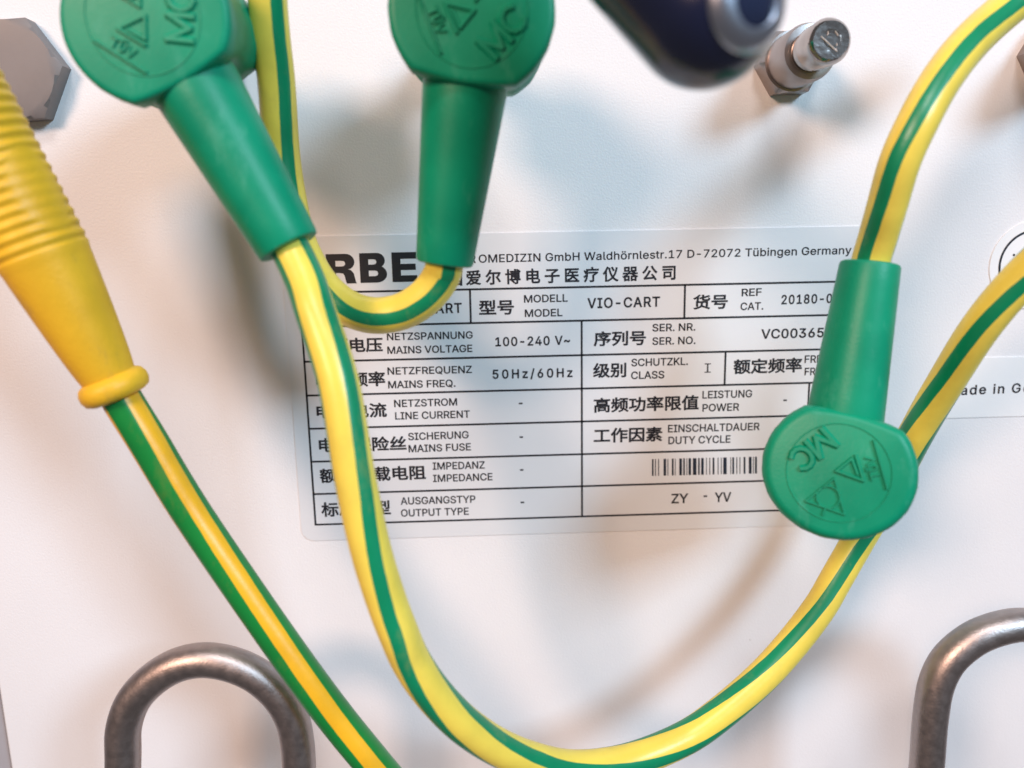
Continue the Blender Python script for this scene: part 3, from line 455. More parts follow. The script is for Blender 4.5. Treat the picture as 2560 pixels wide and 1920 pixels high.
    [420, [195, 227, 195, 166, 21, 166, 21, 134, 195, 134, 195, 4, 191, 0, 184, -2, 110, -1, 123, -34, 200, -29, 217, -23, 223, -16, 228, 8, 228, 134, 400, 134, 400, 166, 228, 166, 228, 211, 302, 256, 367, 308, 343, 326, 336, 324, 63, 324, 63, 293, 301, 293, 250, 257]],
    [420, [391, 330, 39, 330, 39, -17, 401, -17, 401, 13, 71, 13, 71, 300, 391, 300], [159, 291, 148, 266, 132, 242, 115, 221, 95, 203, 121, 186, 155, 223, 221, 223, 221, 163, 95, 163, 95, 135, 217, 135, 206, 110, 184, 86, 149, 63, 96, 43, 116, 19, 163, 38, 182, 48, 212, 70, 223, 82, 239, 106, 297, 60, 342, 17, 363, 39, 311, 85, 248, 132, 249, 135, 382, 135, 382, 163, 253, 163, 253, 223, 363, 223, 363, 250, 173, 250, 189, 284]],
    [420, [18, 261, 57, 185, 82, 199, 42, 272], [216, 348, 233, 301, 84, 301, 83, 153, 13, 114, 24, 85, 81, 120, 75, 85, 64, 51, 48, 18, 24, -12, 47, -34, 67, -11, 82, 15, 103, 70, 108, 98, 114, 153, 114, 271, 402, 271, 402, 301, 267, 301, 247, 355], [247, 144, 246, 0, 240, -4, 176, -4, 187, -32, 247, -31, 265, -26, 272, -21, 279, -3, 279, 132, 337, 167, 388, 209, 366, 226, 359, 224, 141, 224, 141, 196, 327, 196, 288, 168]],
    [420, [227, 331, 255, 286, 274, 244, 301, 259, 281, 300, 253, 343], [352, 329, 339, 263, 321, 203, 297, 148, 266, 98, 237, 145, 214, 199, 197, 258, 183, 322, 153, 318, 168, 246, 188, 182, 213, 124, 244, 73, 217, 48, 187, 26, 153, 7, 114, -10, 133, -34, 171, -17, 206, 3, 236, 25, 263, 49, 288, 23, 316, 1, 348, -18, 383, -34, 406, -7, 371, 8, 339, 27, 310, 49, 285, 74, 304, 100, 335, 156, 348, 187, 368, 252, 384, 323], [112, 351, 91, 304, 66, 259, 38, 218, 8, 184, 26, 153, 68, 204, 68, -33, 98, -33, 98, 252, 122, 296, 142, 342]],
    [420, [82, 307, 154, 307, 154, 247, 82, 247], [261, 307, 337, 307, 337, 247, 261, 247], [258, 203, 311, 176, 190, 176, 215, 218, 184, 224, 184, 334, 54, 334, 54, 220, 181, 220, 153, 176, 22, 176, 22, 148, 125, 148, 76, 113, 13, 83, 30, 59, 54, 69, 54, -34, 83, -34, 83, -21, 153, -21, 153, -31, 184, -31, 184, 96, 103, 96, 138, 121, 166, 148, 245, 148, 275, 121, 311, 96, 233, 96, 233, -34, 262, -34, 262, -21, 337, -21, 337, -31, 368, -31, 368, 69, 388, 62, 408, 87, 374, 98, 341, 112, 310, 129, 284, 148, 399, 148, 399, 176, 325, 176, 337, 189, 308, 206, 274, 220], [232, 334, 232, 220, 368, 220, 368, 334], [83, 6, 83, 68, 153, 68, 153, 6], [262, 6, 262, 68, 337, 68, 337, 6]],
    [420, [136, 341, 114, 294, 87, 251, 56, 212, 21, 180, 50, 157, 85, 192, 117, 234, 158, 306, 170, 332], [279, 344, 249, 332, 276, 283, 309, 236, 344, 192, 379, 157, 405, 184, 371, 216, 336, 255, 305, 300], [68, -6, 121, 2, 328, 16, 356, -31, 387, -14, 343, 55, 286, 129, 257, 115, 308, 46, 112, 34, 173, 117, 230, 210, 195, 225, 153, 148, 112, 86, 78, 44, 64, 31, 55, 27]],
    [420, [40, 251, 40, 224, 293, 224, 293, 251], [37, 326, 37, 296, 341, 296, 341, 9, 338, 5, 331, 3, 264, 4, 275, -31, 332, -29, 354, -25, 363, -20, 369, -12, 373, 6, 373, 326], [97, 150, 233, 150, 233, 71, 97, 71], [67, 178, 67, 12, 97, 12, 97, 44, 264, 44, 264, 178]],
    [420, [267, 329, 267, 188, 296, 188, 296, 329], [345, 350, 345, 159, 337, 155, 286, 155, 296, 126, 354, 130, 367, 136, 373, 146, 375, 350], [163, 308, 163, 250, 111, 250, 111, 308], [28, 250, 28, 222, 79, 222, 74, 201, 64, 180, 48, 161, 25, 143, 45, 121, 73, 143, 91, 168, 103, 194, 109, 222, 163, 222, 163, 132, 193, 132, 193, 222, 241, 222, 241, 250, 193, 250, 193, 308, 232, 308, 232, 336, 42, 336, 42, 308, 82, 308, 82, 250], [196, 139, 196, 93, 63, 93, 63, 64, 196, 64, 196, 11, 20, 11, 20, -19, 400, -19, 400, 11, 229, 11, 229, 64, 356, 64, 356, 93, 229, 93, 229, 139]],
    [420, [109, 308, 309, 308, 309, 250, 109, 250], [78, 336, 78, 223, 342, 223, 342, 336], [26, 185, 26, 156, 113, 156, 85, 80, 305, 80, 293, 24, 283, 3, 275, -2, 265, -4, 187, -1, 194, -16, 197, -31, 280, -32, 293, -28, 305, -21, 316, -7, 325, 15, 333, 49, 343, 109, 132, 109, 148, 156, 392, 156, 392, 185]],
    [420, [193, 129, 192, 80, 188, 67, 181, 54, 167, 41, 147, 28, 117, 15, 78, 3, 26, -8, 46, -33, 100, -20, 142, -6, 173, 9, 196, 25, 211, 42, 220, 59, 225, 75, 226, 129], [222, 29, 306, -1, 377, -34, 395, -8, 323, 23, 239, 50], [81, 175, 81, 42, 113, 42, 113, 146, 313, 146, 313, 45, 346, 45, 346, 175], [219, 351, 219, 289, 156, 275, 165, 252, 219, 263, 222, 222, 230, 209, 246, 202, 362, 201, 379, 207, 385, 212, 393, 230, 397, 259, 369, 271, 366, 241, 357, 229, 263, 228, 255, 230, 251, 238, 251, 271, 325, 292, 388, 317, 366, 339, 315, 317, 251, 297, 251, 351], [138, 355, 114, 328, 84, 303, 51, 281, 16, 262, 40, 240, 95, 276, 95, 192, 127, 192, 127, 303, 167, 345]],
    [420, [156, 184, 245, 141, 97, 141, 97, 114, 228, 114, 227, -1, 224, -4, 217, -5, 150, -5, 161, -34, 233, -31, 249, -25, 255, -19, 259, 3, 259, 114, 350, 114, 306, 61, 332, 49, 357, 77, 399, 133, 376, 143, 293, 141, 296, 145, 264, 161, 316, 195, 360, 233, 339, 248, 121, 247, 121, 221, 304, 221, 272, 196, 237, 175, 175, 202], [198, 346, 217, 306, 50, 306, 50, 165, 45, 86, 33, 32, 13, -17, 39, -35, 61, 18, 74, 77, 81, 163, 81, 276, 400, 276, 400, 306, 253, 306, 228, 355]],
    [420, [270, 304, 270, 69, 301, 69, 301, 304], [356, 351, 356, 5, 354, 0, 349, -1, 295, -1, 306, -32, 366, -28, 382, -19, 387, -5, 388, 351], [76, 127, 140, 76, 117, 48, 91, 24, 63, 5, 33, -9, 52, -36, 84, -19, 114, 2, 141, 28, 165, 58, 186, 94, 204, 134, 217, 180, 227, 232, 208, 238, 108, 237, 126, 300, 240, 300, 240, 330, 26, 330, 26, 300, 94, 300, 81, 253, 65, 209, 46, 170, 22, 137, 47, 116, 74, 158, 97, 208, 193, 208, 178, 152, 157, 104, 94, 150]],
    [420, [18, 24, 25, -8, 167, 47, 161, 75], [168, 326, 168, 296, 215, 296, 209, 200, 196, 115, 186, 77, 174, 43, 158, 12, 138, -15, 166, -34, 179, -16, 190, 4, 209, 47, 223, 96, 233, 149, 257, 100, 286, 55, 244, 17, 197, -10, 220, -34, 265, -7, 305, 31, 342, -5, 384, -33, 406, -8, 363, 19, 325, 55, 345, 86, 363, 121, 378, 161, 389, 204, 369, 212, 321, 211, 353, 326], [247, 296, 313, 296, 280, 183, 353, 183, 333, 127, 305, 79, 268, 141, 240, 210], [23, 178, 94, 190, 39, 121, 27, 109, 16, 103, 26, 74, 55, 87, 161, 120, 159, 147, 77, 124, 123, 184, 165, 249, 139, 265, 112, 218, 56, 213, 94, 273, 126, 340, 97, 353, 73, 297, 49, 251, 28, 219, 13, 207]],
    [420, [263, 303, 263, 69, 294, 69, 294, 303], [352, 345, 352, 5, 350, 0, 344, -2, 281, -2, 292, -34, 338, -33, 360, -30, 377, -20, 383, -6, 384, 345], [68, 306, 176, 306, 176, 225, 68, 225], [39, 334, 39, 196, 207, 196, 207, 334], [99, 186, 97, 149, 24, 149, 24, 121, 94, 121, 86, 79, 71, 43, 48, 12, 14, -12, 34, -35, 54, -22, 72, -7, 98, 30, 114, 72, 124, 121, 182, 121, 177, 51, 170, 8, 165, 1, 158, -1, 113, 1, 119, -14, 121, -29, 159, -29, 179, -27, 194, -16, 201, -2, 208, 46, 214, 149, 126, 149, 129, 186]],
    [420, [291, 207, 288, 122, 283, 89, 276, 60, 263, 37, 246, 17, 223, 0, 192, -13, 208, -35, 242, -20, 267, -2, 286, 21, 300, 47, 309, 79, 315, 115, 319, 207], [310, 35, 354, 1, 391, -32, 408, -10, 327, 55], [223, 256, 223, 58, 250, 58, 250, 231, 357, 231, 357, 59, 385, 59, 385, 256, 306, 256, 323, 300, 400, 300, 400, 328, 216, 328, 216, 300, 294, 300, 279, 256], [90, 345, 107, 313, 26, 313, 26, 249, 53, 249, 53, 287, 180, 287, 180, 249, 209, 249, 209, 313, 140, 313, 118, 352], [53, 98, 53, -31, 82, -31, 82, -17, 155, -17, 155, -30, 184, -30, 184, 98], [82, 9, 82, 72, 155, 72, 155, 9], [63, 175, 94, 158, 57, 136, 16, 119, 29, 91, 77, 113, 121, 143, 189, 101, 211, 123, 142, 163, 171, 196, 193, 233, 176, 245, 105, 243, 118, 268, 89, 273, 78, 251, 62, 228, 42, 206, 17, 187, 35, 167, 65, 191, 88, 218, 153, 218, 137, 196, 117, 176, 83, 194]],
    [420, [94, 159, 85, 105, 69, 58, 46, 18, 15, -14, 41, -35, 60, -15, 77, 7, 104, 61, 119, 36, 137, 16, 158, 1, 180, -10, 205, -18, 262, -26, 392, -27, 403, 5, 277, 5, 226, 10, 226, 95, 351, 95, 351, 124, 226, 124, 226, 193, 334, 193, 334, 224, 89, 224, 89, 193, 193, 193, 193, 18, 169, 31, 148, 48, 123, 85, 116, 100, 126, 155], [179, 347, 198, 305, 34, 305, 34, 214, 66, 214, 66, 276, 353, 276, 353, 214, 386, 214, 386, 305, 234, 305, 210, 356]],
    [420, [295, 211, 292, 117, 287, 82, 279, 54, 266, 31, 247, 13, 221, -1, 187, -13, 203, -35, 239, -22, 267, -5, 288, 15, 303, 41, 312, 72, 318, 111, 321, 211], [306, 35, 351, -1, 388, -34, 407, -14, 369, 19, 324, 53], [180, 162, 170, 131, 158, 102, 143, 77, 125, 54, 104, 33, 80, 16, 52, 1, 21, -11, 37, -35, 71, -21, 101, -4, 127, 15, 149, 37, 168, 62, 184, 91, 197, 122, 207, 156], [56, 167, 39, 121, 16, 83, 39, 68, 64, 110, 82, 161], [229, 256, 229, 58, 255, 58, 255, 231, 359, 231, 359, 58, 387, 58, 387, 256, 312, 256, 329, 300, 399, 300, 399, 328, 218, 328, 218, 300, 298, 300, 282, 256], [48, 316, 48, 222, 16, 222, 16, 194, 104, 194, 104, 66, 133, 66, 133, 194, 211, 194, 211, 222, 140, 222, 140, 274, 201, 274, 201, 301, 140, 301, 140, 353, 112, 353, 112, 222, 74, 222, 74, 316]],
    [420, [348, 270, 320, 242, 289, 216, 312, 201, 360, 239, 375, 254], [24, 142, 39, 116, 134, 166, 128, 189], [36, 252, 71, 227, 99, 202, 122, 221, 93, 246, 57, 269], [284, 171, 330, 141, 367, 112, 391, 131, 352, 160, 307, 188], [21, 85, 21, 55, 193, 55, 193, -34, 227, -34, 227, 55, 399, 55, 399, 85, 227, 85, 227, 119, 193, 119, 193, 85], [183, 348, 202, 315, 30, 315, 30, 286, 184, 286, 149, 241, 133, 230, 142, 203, 206, 211, 154, 163, 136, 151, 125, 147, 134, 119, 162, 125, 267, 136, 279, 113, 304, 125, 283, 160, 255, 196, 232, 186, 252, 159, 178, 153, 233, 202, 285, 258, 260, 273, 231, 238, 177, 235, 217, 286, 395, 286, 395, 315, 239, 315, 213, 356]],
    [420, [120, 235, 302, 235, 302, 197, 120, 197], [89, 258, 89, 174, 335, 174, 335, 258], [185, 347, 197, 309, 25, 309, 25, 282, 394, 282, 394, 309, 232, 309, 216, 354], [40, 150, 40, -33, 71, -33, 71, 124, 349, 124, 348, -3, 343, -7, 299, -6, 309, -30, 355, -29, 369, -25, 377, -17, 380, 0, 380, 150], [118, 99, 118, -9, 148, -9, 148, 12, 297, 12, 297, 99], [148, 75, 268, 75, 268, 36, 148, 36]],
    [420, [16, 76, 24, 44, 186, 90, 182, 120, 115, 102, 115, 273, 176, 273, 176, 303, 21, 303, 21, 273, 84, 273, 84, 93], [251, 346, 250, 257, 179, 257, 179, 226, 248, 226, 245, 189, 232, 120, 220, 88, 205, 60, 185, 34, 160, 11, 129, -9, 152, -34, 185, -12, 211, 14, 233, 43, 249, 74, 261, 109, 270, 146, 279, 226, 363, 226, 356, 95, 350, 43, 342, 14, 335, 3, 326, 0, 262, 3, 269, -13, 272, -29, 322, -30, 348, -26, 366, -13, 377, 11, 387, 90, 395, 257, 281, 257, 282, 346]],
    [420, [39, 336, 39, -33, 67, -33, 67, 307, 128, 307, 95, 212, 113, 188, 125, 165, 132, 135, 131, 112, 128, 101, 121, 96, 111, 93, 86, 94, 92, 80, 94, 66, 125, 67, 139, 72, 148, 78, 154, 88, 160, 108, 160, 134, 153, 166, 142, 190, 123, 216, 165, 325, 144, 337], [341, 229, 341, 177, 217, 177, 217, 229], [341, 256, 217, 256, 217, 307, 341, 307], [184, -34, 209, -24, 292, 0, 291, 29, 217, 11, 217, 150, 257, 150, 277, 91, 289, 64, 320, 18, 339, -1, 361, -17, 384, -31, 405, -3, 381, 9, 360, 24, 341, 43, 324, 64, 396, 114, 376, 136, 310, 87, 296, 117, 285, 150, 371, 150, 371, 334, 186, 334, 186, 22, 183, 6, 171, -8]],
    [420, [252, 353, 246, 310, 138, 310, 138, 282, 241, 282, 233, 243, 161, 243, 161, 6, 120, 6, 120, -21, 403, -21, 403, 6, 365, 6, 365, 243, 262, 243, 271, 282, 390, 282, 390, 310, 278, 310, 285, 351], [189, 6, 189, 41, 336, 41, 336, 6], [189, 159, 336, 159, 336, 123, 189, 123], [189, 183, 189, 218, 336, 218, 336, 183], [189, 100, 336, 100, 336, 64, 189, 64], [111, 353, 92, 305, 68, 260, 42, 219, 13, 185, 31, 154, 67, 200, 67, -34, 96, -34, 96, 247, 120, 294, 140, 343]],
    [420, [22, 30, 22, -1, 400, -1, 400, 30, 226, 30, 226, 273, 378, 273, 378, 305, 44, 305, 44, 273, 192, 273, 192, 30]],
    [420, [221, 348, 203, 302, 181, 258, 156, 219, 128, 186, 153, 164, 184, 204, 213, 253, 242, 253, 242, -33, 274, -33, 274, 69, 400, 69, 400, 99, 274, 99, 274, 163, 395, 163, 395, 192, 274, 192, 274, 253, 404, 253, 404, 283, 228, 283, 251, 340], [120, 351, 99, 304, 74, 259, 46, 218, 15, 184, 34, 152, 75, 202, 75, -33, 107, -33, 107, 252, 130, 296, 150, 342]],
    [420, [199, 289, 195, 221, 89, 221, 89, 192, 191, 192, 180, 148, 161, 110, 132, 78, 89, 53, 109, 28, 146, 50, 162, 62, 186, 91, 196, 107, 211, 142, 266, 84, 308, 32, 331, 51, 282, 109, 218, 170, 222, 192, 331, 192, 331, 221, 225, 221, 229, 289], [34, 336, 34, -33, 64, -33, 64, -13, 356, -13, 356, -33, 387, -33, 387, 336], [64, 14, 64, 307, 356, 307, 356, 14]],
    [420, [267, 36, 324, 5, 370, -27, 395, -8, 347, 24, 290, 53], [123, 54, 76, 20, 19, -6, 44, -28, 86, -6, 128, 22, 152, 42], [81, 124, 104, 128, 185, 133, 90, 96, 41, 84, 49, 57, 82, 62, 201, 69, 200, -1, 189, -3, 137, -3, 149, -32, 203, -30, 219, -25, 226, -20, 232, -3, 232, 71, 337, 77, 364, 50, 389, 67, 352, 100, 306, 132, 283, 117, 311, 98, 138, 89, 225, 122, 311, 163, 289, 183, 239, 157, 142, 152, 208, 187, 198, 195, 399, 195, 399, 220, 225, 220, 225, 247, 355, 247, 355, 271, 225, 271, 225, 298, 379, 298, 379, 322, 225, 322, 225, 353, 194, 353, 194, 322, 44, 322, 44, 298, 194, 298, 194, 271, 67, 271, 67, 247, 194, 247, 194, 220, 23, 220, 23, 195, 171, 195, 113, 164, 73, 150]],
    [420, [226, 171, 354, 171, 354, 134, 226, 134], [226, 231, 354, 231, 354, 195, 226, 195], [212, 86, 189, 44, 162, 8, 187, -8, 215, 32, 240, 78], [331, 79, 377, -4, 406, 9, 358, 89], [37, 326, 107, 278, 126, 303, 55, 348], [16, 213, 87, 168, 105, 193, 34, 235], [25, -10, 53, -28, 77, 21, 114, 108, 89, 126, 57, 52], [142, 332, 142, 190, 134, 100, 118, 40, 106, 11, 90, -15, 116, -32, 133, -4, 146, 26, 163, 92, 172, 188, 173, 304, 400, 304, 400, 332], [273, 298, 261, 255, 197, 255, 197, 110, 273, 110, 272, -3, 268, -7, 222, -6, 231, -33, 279, -32, 293, -27, 300, -19, 303, -1, 303, 110, 384, 110, 384, 255, 292, 255, 308, 291]],
    [420, [287, 114, 321, 80, 347, 47, 371, 66, 345, 97, 311, 129], [48, 333, 48, 172, 43, 90, 33, 34, 13, -16, 39, -34, 60, 20, 72, 81, 78, 171, 79, 303, 402, 303, 402, 333], [223, 279, 223, 189, 108, 189, 108, 159, 223, 159, 223, 14, 81, 14, 81, -16, 400, -16, 400, 14, 255, 14, 255, 159, 380, 159, 380, 189, 255, 189, 255, 279]],
    [420, [242, 152, 242, -16, 271, -16, 271, 152], [168, 152, 166, 79, 159, 47, 142, 17, 111, -12, 133, -32, 152, -17, 167, 0, 178, 18, 192, 54, 196, 90, 197, 152], [317, 152, 317, 10, 320, -11, 328, -21, 339, -26, 372, -26, 385, -24, 395, -17, 401, -5, 405, 43, 383, 55, 381, 15, 378, 2, 370, -1, 349, 1, 347, 13, 347, 152], [36, 325, 75, 299, 107, 271, 126, 296, 94, 322, 54, 347], [17, 210, 59, 187, 93, 163, 111, 189, 76, 212, 34, 233], [27, -7, 54, -28, 73, 3, 130, 108, 108, 129, 67, 55], [235, 346, 253, 298, 134, 298, 134, 270, 216, 270, 167, 210, 156, 203, 139, 198, 147, 168, 189, 174, 352, 186, 372, 155, 398, 172, 365, 216, 324, 263, 300, 249, 332, 211, 200, 204, 252, 270, 397, 270, 397, 298, 286, 298, 263, 353]],
    [420, [190, 305, 346, 305, 346, 228, 190, 228], [160, 333, 160, 199, 251, 199, 251, 147, 129, 147, 129, 118, 233, 118, 209, 85, 180, 55, 149, 29, 116, 10, 138, -15, 154, -5, 184, 19, 213, 48, 251, 97, 251, -34, 283, -34, 283, 99, 306, 65, 332, 33, 361, 6, 390, -16, 412, 9, 382, 29, 352, 55, 325, 85, 302, 118, 401, 118, 401, 147, 283, 147, 283, 199, 378, 199, 378, 333], [116, 352, 95, 305, 70, 260, 41, 219, 10, 185, 27, 154, 73, 208, 73, -32, 103, -32, 103, 255, 126, 298, 146, 342]],
    [420, [177, 149, 194, 97, 204, 47, 230, 55, 219, 103, 202, 155], [257, 161, 268, 109, 274, 60, 300, 64, 294, 113, 282, 164], [36, 336, 36, -32, 64, -32, 64, 308, 117, 308, 84, 212, 103, 188, 114, 166, 121, 136, 121, 113, 117, 102, 110, 96, 76, 94, 83, 66, 115, 67, 129, 72, 138, 78, 144, 88, 149, 108, 150, 134, 143, 167, 131, 190, 113, 216, 154, 325, 134, 337], [268, 356, 244, 313, 214, 274, 179, 240, 141, 212, 160, 187, 202, 221, 202, 195, 344, 195, 344, 223, 204, 223, 241, 262, 274, 306, 300, 274, 330, 243, 363, 214, 395, 189, 411, 218, 361, 254, 314, 300, 289, 332, 296, 346], [154, 15, 154, -13, 402, -13, 402, 15, 323, 15, 357, 84, 388, 157, 360, 164, 331, 88, 296, 15]],
    [420, [22, 21, 22, -9, 397, -9, 397, 21], [50, 60, 82, 65, 197, 74, 199, 102, 89, 96, 153, 172, 212, 260, 184, 274, 142, 206, 78, 203, 118, 268, 154, 339, 124, 351, 98, 292, 72, 244, 50, 211, 35, 199, 45, 170, 122, 178, 66, 109, 52, 96, 39, 89], [222, 62, 256, 67, 382, 75, 384, 103, 263, 98, 328, 172, 389, 257, 361, 272, 320, 208, 251, 206, 292, 269, 329, 340, 299, 352, 272, 293, 246, 246, 223, 214, 208, 201, 218, 172, 299, 181, 244, 116, 224, 98, 212, 91]],
    [420, [220, 39, 299, 1, 363, -34, 387, -12, 320, 23, 239, 59], [198, 174, 189, 105, 179, 77, 164, 53, 143, 33, 114, 17, 75, 3, 26, -7, 42, -33, 94, -21, 136, -6, 168, 13, 192, 36, 208, 64, 220, 96, 227, 132, 231, 174], [143, 289, 253, 289, 216, 232, 95, 232], [146, 353, 126, 318, 98, 281, 64, 246, 23, 213, 46, 192, 83, 222, 83, 50, 115, 50, 115, 204, 313, 204, 313, 50, 346, 50, 346, 232, 252, 232, 276, 267, 297, 303, 276, 317, 162, 315, 180, 347]],
    [420, [309, 329, 338, 302, 361, 274, 384, 291, 362, 318, 332, 344], [353, 211, 333, 152, 306, 97, 296, 159, 289, 232, 400, 232, 400, 258, 288, 258, 287, 353, 256, 353, 258, 258, 155, 258, 155, 294, 229, 294, 229, 319, 155, 319, 155, 353, 124, 353, 124, 319, 44, 319, 44, 294, 124, 294, 124, 258, 23, 258, 23, 232, 259, 232, 268, 139, 284, 61, 251, 20, 213, -13, 235, -34, 267, -6, 296, 27, 316, -7, 332, -22, 340, -26, 350, -29, 370, -29, 385, -21, 391, -13, 400, 13, 405, 52, 380, 68, 374, 16, 369, 4, 363, 0, 350, 4, 338, 15, 327, 33, 317, 57, 354, 126, 381, 202], [27, 39, 31, 9, 140, 21, 140, -32, 169, -32, 169, 24, 246, 32, 246, 58, 169, 50, 169, 90, 236, 90, 236, 117, 169, 117, 169, 151, 140, 151, 140, 117, 82, 117, 108, 164, 245, 164, 245, 190, 121, 190, 135, 223, 104, 232, 89, 190, 29, 190, 29, 164, 77, 164, 56, 126, 48, 117, 41, 113, 51, 84, 73, 89, 140, 90, 140, 48]],
    [420, [189, 329, 189, 10, 141, 10, 141, -20, 404, -20, 404, 10, 369, 10, 369, 329], [219, 10, 219, 91, 338, 91, 338, 10], [219, 197, 338, 197, 338, 120, 219, 120], [219, 226, 219, 300, 338, 300, 338, 226], [37, 336, 37, -33, 66, -33, 66, 307, 126, 307, 89, 212, 110, 188, 123, 166, 131, 136, 131, 113, 127, 102, 117, 95, 81, 94, 89, 66, 126, 68, 140, 73, 151, 83, 158, 101, 161, 124, 158, 145, 152, 167, 139, 190, 118, 216, 164, 324, 144, 337]],
    [420, [196, 321, 196, 291, 379, 291, 379, 321], [327, 137, 355, 68, 373, 7, 402, 17, 383, 78, 354, 145], [206, 144, 184, 78, 170, 49, 153, 24, 179, 8, 195, 34, 211, 66, 235, 137], [177, 221, 177, 191, 267, 191, 267, 4, 261, 0, 212, 0, 222, -32, 259, -31, 283, -26, 294, -18, 299, 1, 299, 191, 402, 191, 402, 221], [85, 353, 85, 264, 21, 264, 21, 234, 78, 234, 65, 194, 49, 155, 30, 119, 10, 90, 28, 61, 58, 112, 85, 177, 85, -33, 116, -33, 116, 187, 155, 126, 173, 151, 116, 223, 116, 234, 171, 234, 171, 264, 116, 264, 116, 353]],
    [420, [20, 321, 52, 272, 77, 226, 106, 242, 81, 286, 47, 334], [20, 1, 52, -14, 83, 54, 113, 127, 85, 142, 52, 66], [183, 166, 271, 166, 271, 110, 183, 110], [183, 194, 183, 250, 271, 250, 271, 194], [255, 338, 286, 278, 190, 278, 216, 342, 187, 349, 169, 301, 146, 256, 119, 216, 89, 182, 112, 160, 153, 213, 153, -34, 183, -34, 183, -4, 401, -4, 401, 25, 302, 25, 302, 82, 383, 82, 383, 110, 302, 110, 302, 166, 384, 166, 384, 194, 302, 194, 302, 250, 392, 250, 392, 278, 288, 278, 315, 291, 305, 312, 282, 350], [183, 82, 271, 82, 271, 25, 183, 25]],
    [420, [313, 345, 271, 286, 297, 276, 346, 335], [76, 332, 102, 302, 121, 273, 149, 287, 129, 315, 103, 344], [193, 353, 193, 271, 30, 271, 30, 242, 168, 242, 139, 217, 103, 195, 64, 177, 22, 164, 42, 138, 85, 154, 125, 175, 162, 200, 193, 230, 193, 159, 225, 159, 225, 222, 307, 179, 375, 139, 390, 166, 245, 242, 392, 242, 392, 271, 225, 271, 225, 353], [195, 150, 186, 105, 28, 105, 28, 75, 175, 75, 155, 48, 124, 26, 79, 8, 19, -5, 36, -34, 104, -17, 153, 7, 172, 21, 187, 36, 209, 72, 239, 33, 278, 2, 326, -20, 385, -34, 405, -4, 351, 6, 306, 22, 269, 45, 241, 75, 393, 75, 393, 105, 220, 105, 228, 150]],
]
LATIN = 'ABCDEFGHIJKLMNOPQRSTUVWXYZÜ0123456789.-~/abdeghilmnorstuyözü'
HANZI = '德国爱尔博电子医疗仪器公司型号货序列级别额定频率高功限值工作因素源压流保险丝负载阻标准类'
GLYPHS = {}
for _ch, _row in zip(LATIN + HANZI, GLYPH_ROWS):
    _k = 600.0 if _ch in LATIN else 1200.0
    GLYPHS[_ch] = (_row[0] / _k, [[(c[i] / _k, c[i + 1] / _k) for i in range(0, len(c), 2)] for c in _row[1:]])
GLYPHS[' '] = (0.19, [])
CAPH = 0.5087

def offset_contour(c, d):
    n = len(c); out = []
    for i in range(n):
        (x0, y0), (x1, y1), (x2, y2) = c[i - 1], c[i], c[(i + 1) % n]
        a = Vector((x1 - x0, y1 - y0)); b = Vector((x2 - x1, y2 - y1))
        if a.length < 1e-7 or b.length < 1e-7: out.append((x1, y1)); continue
        a.normalize(); b.normalize()
        na = Vector((-a.y, a.x)); nb = Vector((-b.y, b.x))
        s = na + nb
        if s.length < .3: s = na.copy(); k = 1
        else:
            s.normalize(); k = min(2.0, 1 / max(.3, s.dot(na)))
        out.append((x1 + s.x * d * k, y1 + s.y * d * k))
    return out

def area(c): return sum(c[i - 1][0] * c[i][1] - c[i][0] * c[i - 1][1] for i in range(len(c))) / 2

_tri_cache = {}
def glyph_tris(ch, off):
    key = (ch, off)
    if key in _tri_cache: return _tri_cache[key]
    cs = GLYPHS[ch][1]
    if not cs: _tri_cache[key] = ([], []); return _tri_cache[key]
    big = max(cs, key=lambda c: abs(area(c)))
    sg = 1 if area(big) > 0 else -1
    if off: cs = [offset_contour(c, -off * sg) for c in cs]
    V, E = [], []
    for c in cs:
        b = len(V); n = len(c)
        V += [Vector(p) for p in c]; E += [(b + i, b + (i + 1) % n) for i in range(n)]
    ov, oe, of, _, _, _ = delaunay_2d_cdt(V, E, [], 0, 1e-6)
    def wind(p):
        w = 0
        for c in cs:
            for i in range(len(c)):
                x0, y0 = c[i - 1]; x1, y1 = c[i]
                if (y0 <= p[1]) != (y1 <= p[1]):
                    xi = x0 + (p[1] - y0) / (y1 - y0) * (x1 - x0)
                    if xi > p[0]: w += 1 if y1 > y0 else -1
        return w
    F = []
    for f in of:
        cx = sum(ov[i].x for i in f) / len(f); cy = sum(ov[i].y for i in f) / len(f)
        if wind((cx, cy)) != 0: F.append(tuple(f))
    _tri_cache[key] = ([tuple(v) for v in ov], F)
    return _tri_cache[key]

def layout(s, track=0.0, off=0.0):
    """list of verts (em), faces, natural extent x0..x1"""
    V, F = [], []; x = 0.0
    for ch in s:
        v, f = glyph_tris(ch, off)
        b = len(V)
        V += [(p[0] + x, p[1]) for p in v]; F += [tuple(b + i for i in g) for g in f]
        x += GLYPHS[ch][0] + track
    xs = [p[0] for p in V]
    return V, F, min(xs), max(xs)

INKZ = 0.22
def text_geo(s, p0, p1, h, track=0.0, off=0.0, z=INKZ, cj=False):
    """text from picture position p0 to p1 along its baseline, cap height h (picture px at the panel)"""
    a = at(*p0); b = at(*p1)
    d = (b - a); L = d.length; e = d / L; n = Vector((-e.y, e.x, 0))
    hm = (at(p0[0], p0[1] - h) - a).length
    V, F, x0, x1 = layout(s, track, off)
    k = L / (x1 - x0)
    if cj: ys = [p[1] for p in V]; y0 = min(ys); ky = hm / (max(ys) - y0)
    else: y0 = 0; ky = hm / CAPH
    return [a + e * ((p[0] - x0) * k) + n * ((p[1] - y0) * ky) + Vector((0, 0, z)) for p in V], F

